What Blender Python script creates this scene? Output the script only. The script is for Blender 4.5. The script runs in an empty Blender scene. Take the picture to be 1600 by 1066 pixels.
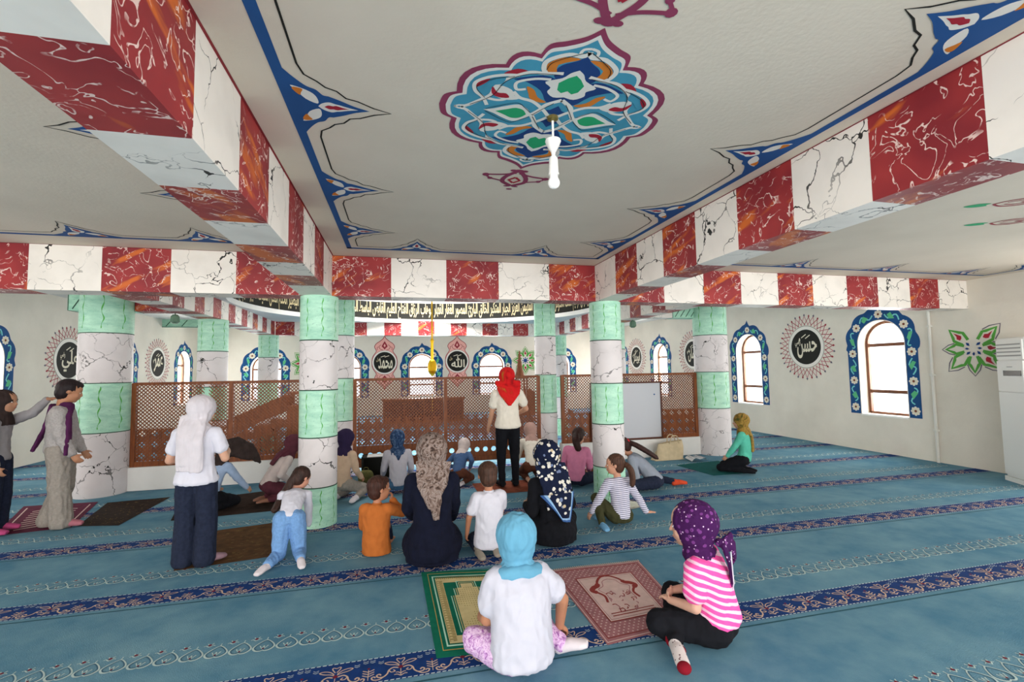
import bpy, bmesh, math, random
from mathutils import Vector, Matrix, noise as mnoise
random.seed(7)
V = Vector
PI = math.pi
sc = bpy.context.scene
COL = sc.collection

# ------------------------------------------------------------------ camera
cam_d = bpy.data.cameras.new('camera')
cam = bpy.data.objects.new('camera', cam_d)
COL.objects.link(cam)
cam_d.sensor_width = 36.0
cam_d.lens = 730.87 / 1600 * 36
cam_d.clip_start = 0.05
yaw, pitch, roll = .2365, .0622, -.0156
fw = V((math.sin(yaw) * math.cos(pitch), math.cos(yaw) * math.cos(pitch), math.sin(pitch)))
rt = V((math.cos(yaw), -math.sin(yaw), 0))
up = rt.cross(fw)
rt2 = rt * math.cos(roll) + up * math.sin(roll)
up2 = -rt * math.sin(roll) + up * math.cos(roll)
cam.matrix_world = Matrix(((rt2.x, up2.x, -fw.x, 0), (rt2.y, up2.y, -fw.y, 0), (rt2.z, up2.z, -fw.z, 1.6), (0, 0, 0, 1)))
sc.camera = cam

# ------------------------------------------------------------------ world, daylight
sc.view_settings.view_transform = 'Standard'
sc.view_settings.look = 'None'
sc.view_settings.gamma = 1.0
sc.view_settings.exposure = 0.42
sc.view_settings.use_curve_mapping = False
sc.cycles.max_bounces = 8
sc.cycles.diffuse_bounces = 5
sc.cycles.glossy_bounces = 2
sc.cycles.sample_clamp_indirect = 4.0
world = bpy.data.worlds.new('sky')
sc.world = world
world.use_nodes = True
bg = world.node_tree.nodes['Background']
bg.inputs[0].default_value = (.86, .94, 1.0, 1)
bg.inputs[1].default_value = 2.2


def area(name, loc, direction, sx, sy, power, color=(1, .98, .95), spread=PI):
    d = bpy.data.lights.new(name, 'AREA')
    d.shape = 'RECTANGLE'
    d.size, d.size_y = sx, sy
    d.energy = power
    d.color = color
    d.spread = spread
    o = bpy.data.objects.new(name, d)
    COL.objects.link(o)
    o.location = loc
    o.rotation_euler = V(direction).to_track_quat('-Z', 'Y').to_euler()
    return o


RIGHT_WIN_Y = [0.6, 3.5, 6.70, 10.02, 14.10, 17.0]
LEFT_WIN_Y = [-0.4, 2.9, 6.2, 9.50, 13.55, 16.88]
BACK_WIN_X = [-4.58, -1.88, .83, 3.54, 6.27]
XL, XR, YB, YR = -6.65, 8.5, 18.1, -2.6
HC, HB = 2.869, 2.43
for y in RIGHT_WIN_Y:
    area('daylight', (XR + .42, y, 1.6), (-1, 0, -.1), .8, 1.7, 56 if y < 12 else 105, (1, .96, .91))
for y in LEFT_WIN_Y:
    area('daylight', (XL - .42, y, 1.6), (1, 0, -.1), .8, 1.7, 46 if y < 12 else 80, (1, .96, .91))
for x in BACK_WIN_X:
    area('daylight', (x, YB + .45, 1.6), (0, -1, -.2), .9, 1.7, 120, (1, .96, .91))
# the wide glazed entrance front behind the photographer
for x in (-4.9, -1.9, 1.1, 4.1, 7.0):
    area('daylight', (x, YR - .35, 1.45), (0, 1, 0), 2.2, 2.2, 96, (1, .955, .90))
# added lamp inside the closed dome, aimed to brighten the hall behind the screen
area('daylight', (.55, 9.2, 4.6), (0, .25, -1), 3.0, 2.6, 240, (1, .97, .93), 1.9)


# ------------------------------------------------------------------ colour / material helpers
def lin(c):
    return tuple(((v / 255) / 12.92 if v / 255 <= .04045 else ((v / 255 + .055) / 1.055) ** 2.4) for v in c) + (1,)


def N(nt, typ, ins=None, **props):
    n = nt.nodes.new('ShaderNode' + typ)
    for k, v in props.items():
        setattr(n, k, v)
    for k, v in (ins or {}).items():
        s = n.inputs[k]
        if isinstance(v, bpy.types.NodeSocket):
            nt.links.new(v, s)
        else:
            s.default_value = v
    return n


def newmat(name, col=(200, 200, 200), rough=.8, metal=0., spec=.3):
    m = bpy.data.materials.new(name)
    m.use_nodes = True
    nt = m.node_tree
    b = nt.nodes['Principled BSDF']
    b.inputs['Base Color'].default_value = lin(col)
    b.inputs['Roughness'].default_value = rough
    b.inputs['Metallic'].default_value = metal
    b.inputs['Specular IOR Level'].default_value = spec
    return m, nt, b


def mix(nt, f, a, b):
    n = nt.nodes.new('ShaderNodeMix')
    n.data_type = 'RGBA'
    for s, v in ((n.inputs[0], f), (n.inputs[6], a), (n.inputs[7], b)):
        if isinstance(v, bpy.types.NodeSocket):
            nt.links.new(v, s)
        else:
            s.default_value = v
    return n.outputs[2]


def M(nt, op, a, b=0., c=0.):
    n = nt.nodes.new('ShaderNodeMath')
    n.operation = op
    for s, v in zip(n.inputs, (a, b, c)):
        if isinstance(v, bpy.types.NodeSocket):
            nt.links.new(v, s)
        else:
            s.default_value = v
    return n.outputs[0]


def VM(nt, op, a, b=(0, 0, 0)):
    n = nt.nodes.new('ShaderNodeVectorMath')
    n.operation = op
    for s, v in zip(n.inputs, (a, b)):
        if isinstance(v, bpy.types.NodeSocket):
            nt.links.new(v, s)
        else:
            s.default_value = v
    return n.outputs[0]


def step(nt, v, lo, hi):
    n = N(nt, 'MapRange', {0: v, 1: lo, 2: hi})
    n.clamp = True
    return n.outputs[0]


def noise(nt, vec, scale, detail=2., rough=.5):
    return N(nt, 'TexNoise', {'Vector': vec, 'Scale': scale, 'Detail': detail, 'Roughness': rough})


def flat(name, col, rough=.8, metal=0., spec=.3, var=0., scale=8.):
    m, nt, b = newmat(name, col, rough, metal, spec)
    if var:
        p = N(nt, 'TexCoord').outputs['Object']
        n = noise(nt, p, scale, 3)
        f = step(nt, n.outputs[0], .3, .7)
        c = lin(col)
        lo = tuple(v * (1 - var) for v in c[:3]) + (1,)
        hi = tuple(min(1, v * (1 + var)) for v in c[:3]) + (1,)
        nt.links.new(mix(nt, f, lo, hi), b.inputs['Base Color'])
    return m


def fabric(name, col, var=.12, scale=14., bump=.15, rough=.95):
    m, nt, b = newmat(name, col, rough, 0, .15)
    p = N(nt, 'TexCoord').outputs['Object']
    n = noise(nt, p, scale, 4)
    f = step(nt, n.outputs[0], .3, .7)
    c = lin(col)
    nt.links.new(mix(nt, f, tuple(v * (1 - var) for v in c[:3]) + (1,), tuple(min(1, v * (1 + var)) for v in c[:3]) + (1,)), b.inputs['Base Color'])
    bp = N(nt, 'Bump', {'Strength': bump, 'Distance': .01, 'Height': n.outputs[0]})
    nt.links.new(bp.outputs[0], b.inputs['Normal'])
    return m


def position(nt):
    return N(nt, 'NewGeometry').outputs['Position']


def crack_marble(name, base, scale=3.2, width=.022, dark=(38, 38, 36), speck=None):
    m, nt, b = newmat(name, base, .55, 0, .35)
    p = position(nt)
    n1 = noise(nt, p, 7., 3.)
    d = VM(nt, 'SCALE', VM(nt, 'SUBTRACT', n1.outputs[1], (.5, .5, .5)))
    nt.nodes[-1]
    for n in nt.nodes:
        if n.type == 'VECT_MATH' and n.operation == 'SCALE':
            n.inputs['Scale'].default_value = .22
    q = VM(nt, 'ADD', p, d)
    v = N(nt, 'TexVoronoi', {'Vector': q, 'Scale': scale}, feature='DISTANCE_TO_EDGE')
    n2 = noise(nt, p, 5.5, 2.)
    w = M(nt, 'MULTIPLY', step(nt, n2.outputs[0], .34, .70), width)
    line = M(nt, 'LESS_THAN', v.outputs['Distance'], w)
    n3 = noise(nt, p, 2.7, 1.)
    soft = M(nt, 'MULTIPLY', line, step(nt, n3.outputs[0], .3, .6))
    c = mix(nt, soft, lin(base), lin(dark))
    n4 = noise(nt, p, 4., 4.)
    tint = lin(speck or tuple(x - 14 for x in base))
    c = mix(nt, M(nt, 'MULTIPLY', soft, 1.), mix(nt, step(nt, n4.outputs[0], .45, .8), lin(base), tint), lin(dark))
    nt.links.new(c, b.inputs['Base Color'])
    return m


def red_marble(name):
    m, nt, b = newmat(name, (152, 46, 50), .5, 0, .35)
    p = position(nt)
    n1 = noise(nt, p, 3., 2.)
    st = VM(nt, 'MULTIPLY', p, (2.2, 2.2, 5.))
    rot = N(nt, 'VectorRotate', {'Vector': p, 'Angle': .6, 'Axis': (0.5, 1, 0)}).outputs[0]
    st = VM(nt, 'MULTIPLY', rot, (1.3, 1.3, 6.))
    n2 = noise(nt, st, 1.6, 3.)
    orange = step(nt, n2.outputs[0], .575, .66)
    c = mix(nt, step(nt, n1.outputs[0], .35, .7), lin((132, 34, 42)), lin((166, 52, 52)))
    c = mix(nt, M(nt, 'MULTIPLY', orange, .85), c, lin((214, 108, 36)))
    # white squiggles: iso lines of a swirling noise
    n3 = N(nt, 'TexNoise', {'Vector': p, 'Scale': 7.5, 'Detail': 2., 'Roughness': .5, 'Distortion': 1.2})
    a = M(nt, 'ABSOLUTE', M(nt, 'SUBTRACT', n3.outputs[0], .5))
    w1 = M(nt, 'LESS_THAN', a, .014)
    n4 = noise(nt, p, 9., 1.)
    w1 = M(nt, 'MULTIPLY', w1, step(nt, n4.outputs[0], .40, .50))
    n5 = noise(nt, p, 60., 1.)
    w1 = M(nt, 'MULTIPLY', w1, step(nt, n5.outputs[0], .30, .45))
    c = mix(nt, M(nt, 'MULTIPLY', w1, .85), c, lin((240, 215, 205)))
    nt.links.new(c, b.inputs['Base Color'])
    return m


def green_marble(name, waves=True):
    m, nt, b = newmat(name, (178, 226, 198), .5, 0, .35)
    uv = N(nt, 'TexCoord').outputs['UV']
    p = position(nt)
    n1 = noise(nt, VM(nt, 'MULTIPLY', p, (3, 3, 10)), 2., 4.)
    c = mix(nt, step(nt, n1.outputs[0], .35, .75), lin((186, 230, 204)), lin((150, 205, 180)))
    n6 = N(nt, 'TexNoise', {'Vector': VM(nt, 'MULTIPLY', p, (3, 3, 12)), 'Scale': 2.5, 'Detail': 3., 'Distortion': 1.})
    a6 = M(nt, 'LESS_THAN', M(nt, 'ABSOLUTE', M(nt, 'SUBTRACT', n6.outputs[0], .5)), .008)
    c = mix(nt, M(nt, 'MULTIPLY', a6, .45), c, lin((96, 160, 140)))
    if waves:
        s = N(nt, 'SeparateXYZ', {0: uv})
        wob = M(nt, 'MULTIPLY', M(nt, 'SINE', M(nt, 'MULTIPLY', s.outputs[1], 19.)), .045)
        wn = noise(nt, uv, 5., 1.)
        wob = M(nt, 'ADD', wob, M(nt, 'MULTIPLY', wn.outputs[0], .22))
        u = M(nt, 'FRACT', M(nt, 'ADD', M(nt, 'MULTIPLY', s.outputs[0], 8.), wob))
        wid = M(nt, 'ADD', .024, M(nt, 'MULTIPLY', M(nt, 'SINE', M(nt, 'MULTIPLY', s.outputs[1], 31.)), .014))
        near = M(nt, 'LESS_THAN', M(nt, 'ABSOLUTE', M(nt, 'SUBTRACT', u, .5)), wid)
        ok = M(nt, 'MULTIPLY', M(nt, 'GREATER_THAN', s.outputs[1], .08), M(nt, 'LESS_THAN', s.outputs[1], .93))
        c = mix(nt, M(nt, 'MULTIPLY', near, ok), c, lin((74, 168, 62)))
    nt.links.new(c, b.inputs['Base Color'])
    return m


def plaster(name, col, blot=(14, 14, 14), scale=1.3, rough=.9):
    m, nt, b = newmat(name, col, rough, 0, .2)
    p = position(nt)
    n = noise(nt, p, scale, 5., .6)
    c = mix(nt, step(nt, n.outputs[0], .35, .75), lin(col), lin(tuple(a - d for a, d in zip(col, blot))))
    nt.links.new(c, b.inputs['Base Color'])
    n2 = noise(nt, p, 45., 3.)
    bp = N(nt, 'Bump', {'Strength': .12, 'Distance': .01, 'Height': n2.outputs[0]})
    nt.links.new(bp.outputs[0], b.inputs['Normal'])
    return m


def wood(name, col, dark):
    m, nt, b = newmat(name, col, .5, 0, .4)
    p = N(nt, 'TexCoord').outputs['Object']
    n = noise(nt, VM(nt, 'MULTIPLY', p, (20, 20, 3)), 2., 4.)
    nt.links.new(mix(nt, step(nt, n.outputs[0], .35, .7), lin(col), lin(dark)), b.inputs['Base Color'])
    return m


MW = crack_marble('white_marble_paint', (240, 233, 224))
MWC = crack_marble('white_column_paint', (218, 211, 211), 3.4, .024)
MR = red_marble('red_marble_paint')
MG = green_marble('green_marble_paint')
MGF = green_marble('green_marble_lintel_paint', False)
M_WALL = plaster('wall_plaster', (228, 221, 208))
M_CEIL = plaster('ceiling_plaster', (226, 213, 196), (12, 12, 12), .9)
M_SOFF = plaster('cornice_plaster', (232, 230, 226))
M_LINE = flat('dark_green_line_paint', (44, 78, 60))
M_REDLINE = flat('dark_red_line_paint', (140, 46, 52))
P_BLUE = flat('blue_paint', (30, 82, 142), var=.1, scale=3)
P_NAVY = flat('navy_paint', (22, 62, 122), var=.1, scale=6)
P_TEAL = flat('turquoise_paint', (70, 150, 178), var=.12, scale=6)
P_MAR = flat('maroon_paint', (142, 58, 88), var=.1, scale=6)
P_RED = flat('red_paint', (168, 34, 54))
P_ORG = flat('orange_paint', (212, 124, 44))
P_GRN = flat('green_paint', (34, 164, 108))
P_LGRN = flat('leaf_green_paint', (84, 158, 66))
P_WHT = flat('white_paint', (232, 228, 220))
P_BLK = flat('black_paint', (30, 30, 26))
P_CREAM = flat('cream_paint', (226, 218, 196))
P_DKB = flat('window_border_blue_paint', (20, 74, 128), var=.12, scale=5)
P_AQUA = flat('aqua_paint', (120, 205, 205))
P_MINT = flat('mint_green_paint', (92, 186, 130))
P_BRN = flat('brown_paint', (120, 62, 40))
P_PINK = flat('salmon_paint', (236, 176, 166))
P_CRIM = flat('crimson_line_paint', (150, 40, 56))
P_GREYV = flat('grey_violet_paint', (104, 98, 112))
P_GOLDT = flat('gold_lettering', (206, 190, 150), .6)
W_LAT = wood('lattice_wood', (136, 72, 26), (104, 50, 18))
W_DARK = wood('dark_brown_wood', (92, 44, 24), (70, 32, 18))
W_FRAME = wood('window_frame_wood', (112, 66, 36), (90, 50, 28))
W_BACK = wood('carved_walnut_wood', (140, 76, 38), (104, 52, 24))
M_GOLD = flat('gold_metal', (216, 170, 30), .3, .8, .5)
M_WPLAST = flat('white_plastic', (240, 238, 232), .4)
M_PIPE = flat('painted_pipe_white', (218, 216, 208), .5)


# ------------------------------------------------------------------ object helpers
def tag(o, label=None, cat=None, group=None, kind=None):
    for k, v in (('label', label), ('category', cat), ('group', group), ('kind', kind)):
        if v:
            o[k] = v
    return o


def link(name, me, parent=None, loc=None, rz=0.):
    o = bpy.data.objects.new(name, me)
    COL.objects.link(o)
    if parent:
        o.parent = parent
    if loc is not None:
        o.location = loc
    if rz:
        o.rotation_euler[2] = rz
    return o


def empty(name, loc, rz=0., label=None, cat=None, group=None, kind=None):
    o = link(name, None, None, loc, rz)
    o.empty_display_size = .1
    return tag(o, label, cat, group, kind)


class MB:
    """collects polygons with materials, then becomes one mesh"""
    def __init__(s):
        s.v, s.f, s.mi, s.mats, s.uv = [], [], [], [], {}

    def mat(s, m):
        if m not in s.mats:
            s.mats.append(m)
        return s.mats.index(m)

    def poly(s, pts, m, uv=None):
        i = len(s.v)
        s.v += [tuple(p) for p in pts]
        s.f.append(tuple(range(i, i + len(pts))))
        s.mi.append(s.mat(m))
        if uv:
            s.uv[len(s.f) - 1] = uv

    def box(s, a, b, m, skip=()):
        (x0, y0, z0), (x1, y1, z1) = a, b
        q = dict(x0=[(x0, y1, z0), (x0, y0, z0), (x0, y0, z1), (x0, y1, z1)], x1=[(x1, y0, z0), (x1, y1, z0), (x1, y1, z1), (x1, y0, z1)],
                 y0=[(x0, y0, z0), (x1, y0, z0), (x1, y0, z1), (x0, y0, z1)], y1=[(x1, y1, z0), (x0, y1, z0), (x0, y1, z1), (x1, y1, z1)],
                 z0=[(x0, y1, z0), (x1, y1, z0), (x1, y0, z0), (x0, y0, z0)], z1=[(x0, y0, z1), (x1, y0, z1), (x1, y1, z1), (x0, y1, z1)])
        for k, p in q.items():
            if k not in skip:
                s.poly(p, m)

    def bar(s, a, b, w, h, m, upv=(0, 0, 1)):
        a, b = V(a), V(b)
        d = (b - a).normalized()
        u = V(upv)
        sd = d.cross(u)
        if sd.length < 1e-4:
            sd = d.cross(V((1, 0, 0)))
        sd.normalize()
        u = sd.cross(d).normalized()
        c = [sd * (w / 2) * i + u * (h / 2) * j for i, j in ((-1, -1), (1, -1), (1, 1), (-1, 1))]
        A = [a + q for q in c]
        B = [b + q for q in c]
        for i in range(4):
            j = (i + 1) % 4
            s.poly([A[i], A[j], B[j], B[i]], m)
        s.poly(A[::-1], m)
        s.poly(B, m)

    def lathe(s, prof, m, n=24, c=(0, 0, 0), mats=None):
        for k in range(len(prof) - 1):
            (r0, z0), (r1, z1) = prof[k], prof[k + 1]
            for i in range(n):
                a0, a1 = 2 * PI * i / n, 2 * PI * (i + 1) / n
                p = [(c[0] + r0 * math.cos(a0), c[1] + r0 * math.sin(a0), c[2] + z0), (c[0] + r0 * math.cos(a1), c[1] + r0 * math.sin(a1), c[2] + z0),
                     (c[0] + r1 * math.cos(a1), c[1] + r1 * math.sin(a1), c[2] + z1), (c[0] + r1 * math.cos(a0), c[1] + r1 * math.sin(a0), c[2] + z1)]
                s.poly(p, (mats[k] if mats else m), [(i / n, 0), ((i + 1) / n, 0), ((i + 1) / n, 1), (i / n, 1)])

    def tube(s, pts, r, m, n=8):
        pts = [V(p) for p in pts]
        rings = []
        for i, p in enumerate(pts):
            d = (pts[min(i + 1, len(pts) - 1)] - pts[max(i - 1, 0)]).normalized()
            a = d.orthogonal().normalized() if not rings else (rings[-1][1] - d * rings[-1][1].dot(d)).normalized()
            b = d.cross(a)
            rr = r[i] if isinstance(r, (list, tuple)) else r
            rings.append(([p + (a * math.cos(2 * PI * k / n) + b * math.sin(2 * PI * k / n)) * rr for k in range(n)], a))
        for i in range(len(rings) - 1):
            for k in range(n):
                j = (k + 1) % n
                s.poly([rings[i][0][k], rings[i][0][j], rings[i + 1][0][j], rings[i + 1][0][k]], m)
        s.poly(rings[0][0][::-1], m)
        s.poly(rings[-1][0], m)

    def mesh(s, name, smooth=False, weld=True):
        me = bpy.data.meshes.new(name)
        me.from_pydata(s.v, [], s.f)
        for m in s.mats:
            me.materials.append(m)
        me.polygons.foreach_set('material_index', s.mi)
        if s.uv:
            l = me.uv_layers.new(name='UVMap')
            for fi, uv in s.uv.items():
                p = me.polygons[fi]
                for k, li in enumerate(p.loop_indices):
                    l.data[li].uv = uv[k]
        if weld:
            bm = bmesh.new()
            bm.from_mesh(me)
            bmesh.ops.remove_doubles(bm, verts=bm.verts, dist=1e-5)
            bm.to_mesh(me)
            bm.free()
        if smooth:
            me.polygons.foreach_set('use_smooth', [True] * len(me.polygons))
        me.update()
        return me

    def build(s, name, parent=None, loc=None, rz=0., smooth=False, weld=True):
        o = link(name, s.mesh(name, smooth, weld), parent, loc, rz)
        if smooth:
            o.data.set_sharp_from_angle(angle=math.radians(42))
        return o


class Art:
    """flat paintwork: 2D shapes mapped onto a surface by f(u, v, level)"""
    def __init__(s, mb, f):
        s.mb, s.f, s.k = mb, f, 0

    def nxt(s, lev):
        s.k = (s.k + 1) % 24
        return lev + s.k * .036

    def fill(s, pts, m, lev=0):
        lev = s.nxt(lev)
        s.mb.poly([s.f(u, v, lev) for u, v in pts], m)

    def stroke(s, pts, w, m, lev=0, closed=False):
        lev = s.nxt(lev)
        n = len(pts)
        L, R = [], []
        for i in range(n):
            a = pts[(i - 1) % n] if closed else pts[max(i - 1, 0)]
            b = pts[(i + 1) % n] if closed else pts[min(i + 1, n - 1)]
            dx, dy = b[0] - a[0], b[1] - a[1]
            l = math.hypot(dx, dy) or 1
            ww = (w[i] if isinstance(w, (list, tuple)) else w) / 2
            L.append((pts[i][0] - dy / l * ww, pts[i][1] + dx / l * ww))
            R.append((pts[i][0] + dy / l * ww, pts[i][1] - dx / l * ww))
        for i in range(n if closed else n - 1):
            j = (i + 1) % n
            s.mb.poly([s.f(*L[i], lev), s.f(*R[i], lev), s.f(*R[j], lev), s.f(*L[j], lev)], m)

    def disc(s, c, r, m, lev=0, n=20, ry=None, rot=0.):
        ry = ry or r
        ca, sa = math.cos(rot), math.sin(rot)
        s.fill([(c[0] + r * math.cos(a) * ca - ry * math.sin(a) * sa, c[1] + r * math.cos(a) * sa + ry * math.sin(a) * ca) for a in [2 * PI * i / n for i in range(n)]], m, lev)


def spline(pts, n=8, closed=False):
    """Catmull-Rom through points"""
    out = []
    k = len(pts)
    rng = range(k if closed else k - 1)
    for i in rng:
        p0 = pts[(i - 1) % k] if closed or i > 0 else pts[i]
        p1, p2 = pts[i], pts[(i + 1) % k]
        p3 = pts[(i + 2) % k] if closed or i + 2 < k else p2
        for t in [j / n for j in range(n)]:
            out.append(tuple(.5 * ((2 * b) + (c - a) * t + (2 * a - 5 * b + 4 * c - d) * t * t + (-a + 3 * b - 3 * c + d) * t ** 3) for a, b, c, d in zip(p0, p1, p2, p3)))
    if not closed:
        out.append(tuple(pts[-1]))
    return out


# Arabic lettering with joined forms (isolated, final, initial, medial)
AR = {'ا': (0xfe8d, 0xfe8e), 'ب': (0xfe8f, 0xfe90, 0xfe91, 0xfe92), 'ت': (0xfe95, 0xfe96, 0xfe97, 0xfe98), 'ث': (0xfe99, 0xfe9a, 0xfe9b, 0xfe9c),
      'ج': (0xfe9d, 0xfe9e, 0xfe9f, 0xfea0), 'ح': (0xfea1, 0xfea2, 0xfea3, 0xfea4), 'خ': (0xfea5, 0xfea6, 0xfea7, 0xfea8), 'د': (0xfea9, 0xfeaa),
      'ر': (0xfead, 0xfeae), 'ز': (0xfeaf, 0xfeb0), 'س': (0xfeb1, 0xfeb2, 0xfeb3, 0xfeb4), 'ص': (0xfeb9, 0xfeba, 0xfebb, 0xfebc),
      'ض': (0xfebd, 0xfebe, 0xfebf, 0xfec0), 'ط': (0xfec1, 0xfec2, 0xfec3, 0xfec4), 'ع': (0xfec9, 0xfeca, 0xfecb, 0xfecc), 'غ': (0xfecd, 0xfece, 0xfecf, 0xfed0),
      'ف': (0xfed1, 0xfed2, 0xfed3, 0xfed4), 'ق': (0xfed5, 0xfed6, 0xfed7, 0xfed8), 'ك': (0xfed9, 0xfeda, 0xfedb, 0xfedc), 'ل': (0xfedd, 0xfede, 0xfedf, 0xfee0),
      'م': (0xfee1, 0xfee2, 0xfee3, 0xfee4), 'ن': (0xfee5, 0xfee6, 0xfee7, 0xfee8), 'ه': (0xfee9, 0xfeea, 0xfeeb, 0xfeec), 'و': (0xfeed, 0xfeee),
      'ي': (0xfef1, 0xfef2, 0xfef3, 0xfef4), 'ى': (0xfeef, 0xfef0), 'ئ': (0xfe89, 0xfe8a, 0xfe8b, 0xfe8c)}


def shape_ar(t):
    out = []
    for w in t.split(' '):
        s = ''
        for i, ch in enumerate(w):
            if ch not in AR:
                s += ch
                continue
            f = AR[ch]
            prev = i > 0 and w[i - 1] in AR and len(AR[w[i - 1]]) == 4
            nxt = i + 1 < len(w) and w[i + 1] in AR and len(f) == 4
            s += chr(f[3] if prev and nxt else f[1] if prev else f[2] if nxt else f[0])
        out.append(s[::-1])
    return ' '.join(out[::-1])


def text_mesh(body, bold=.018):
    c = bpy.data.curves.new('lettering', 'FONT')
    c.body = body
    c.resolution_u = 2
    c.offset = bold
    o = bpy.data.objects.new('lettering', c)
    COL.objects.link(o)
    bpy.context.view_layer.update()
    me = bpy.data.meshes.new_from_object(o.evaluated_get(bpy.context.evaluated_depsgraph_get()))
    bpy.data.objects.remove(o)
    vs = [(v.co.x, v.co.y) for v in me.vertices]
    fs = [tuple(p.vertices) for p in me.polygons]
    bpy.data.meshes.remove(me)
    x0, x1 = min(v[0] for v in vs), max(v[0] for v in vs)
    y0, y1 = min(v[1] for v in vs), max(v[1] for v in vs)
    return [((x - x0) / (x1 - x0), (y - y0) / (y1 - y0)) for x, y in vs], fs, (x1 - x0) / (y1 - y0)


def put_text(art, txt, cx, cy, w, h, m, lev=3):
    vs, fs, asp = TEXTS.setdefault(txt, None) or text_mesh(shape_ar(txt))
    TEXTS[txt] = (vs, fs, asp)
    for f in fs:
        art.fill([(cx + (vs[i][0] - .5) * w, cy + (vs[i][1] - .5) * h) for i in f], m, lev)


TEXTS = {}
# ================================================================== CARPETED FLOOR
def carpet_mat():
    m, nt, b = newmat('carpet_blue_green', (110, 146, 154), 1., 0, .1)
    p = position(nt)
    n1 = noise(nt, p, 1.1, 4., .6)
    n2 = noise(nt, p, 5., 4., .6)
    f = M(nt, 'ADD', M(nt, 'MULTIPLY', n1.outputs[0], .6), M(nt, 'MULTIPLY', n2.outputs[0], .4))
    c = mix(nt, step(nt, f, .38, .64), lin((76, 121, 145)), lin((110, 148, 163)))
    nt.links.new(c, b.inputs['Base Color'])
    n3 = noise(nt, p, 160., 2.)
    bp = N(nt, 'Bump', {'Strength': .35, 'Distance': .01, 'Height': n3.outputs[0]})
    nt.links.new(bp.outputs[0], b.inputs['Normal'])
    return m


C_BASE = carpet_mat()
C_BLUE = fabric('carpet_band_blue', (18, 52, 108), .15, 20)
C_SCR = fabric('carpet_scroll_beige', (196, 172, 152), .08, 20)
C_WHT = fabric('carpet_dash_white', (190, 206, 208), .05, 20)
C_SEAM = fabric('carpet_seam_dark', (44, 84, 96), .1, 20)
C_LT = fabric('carpet_chain_pale', (176, 196, 194), .05, 20)
C_DK = fabric('carpet_chain_slate', (58, 96, 118), .05, 20)
C_RED = fabric('carpet_motif_wine', (108, 30, 48), .05, 20)
S0, P_, BW = 2.8366, 1.2726, .222


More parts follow.
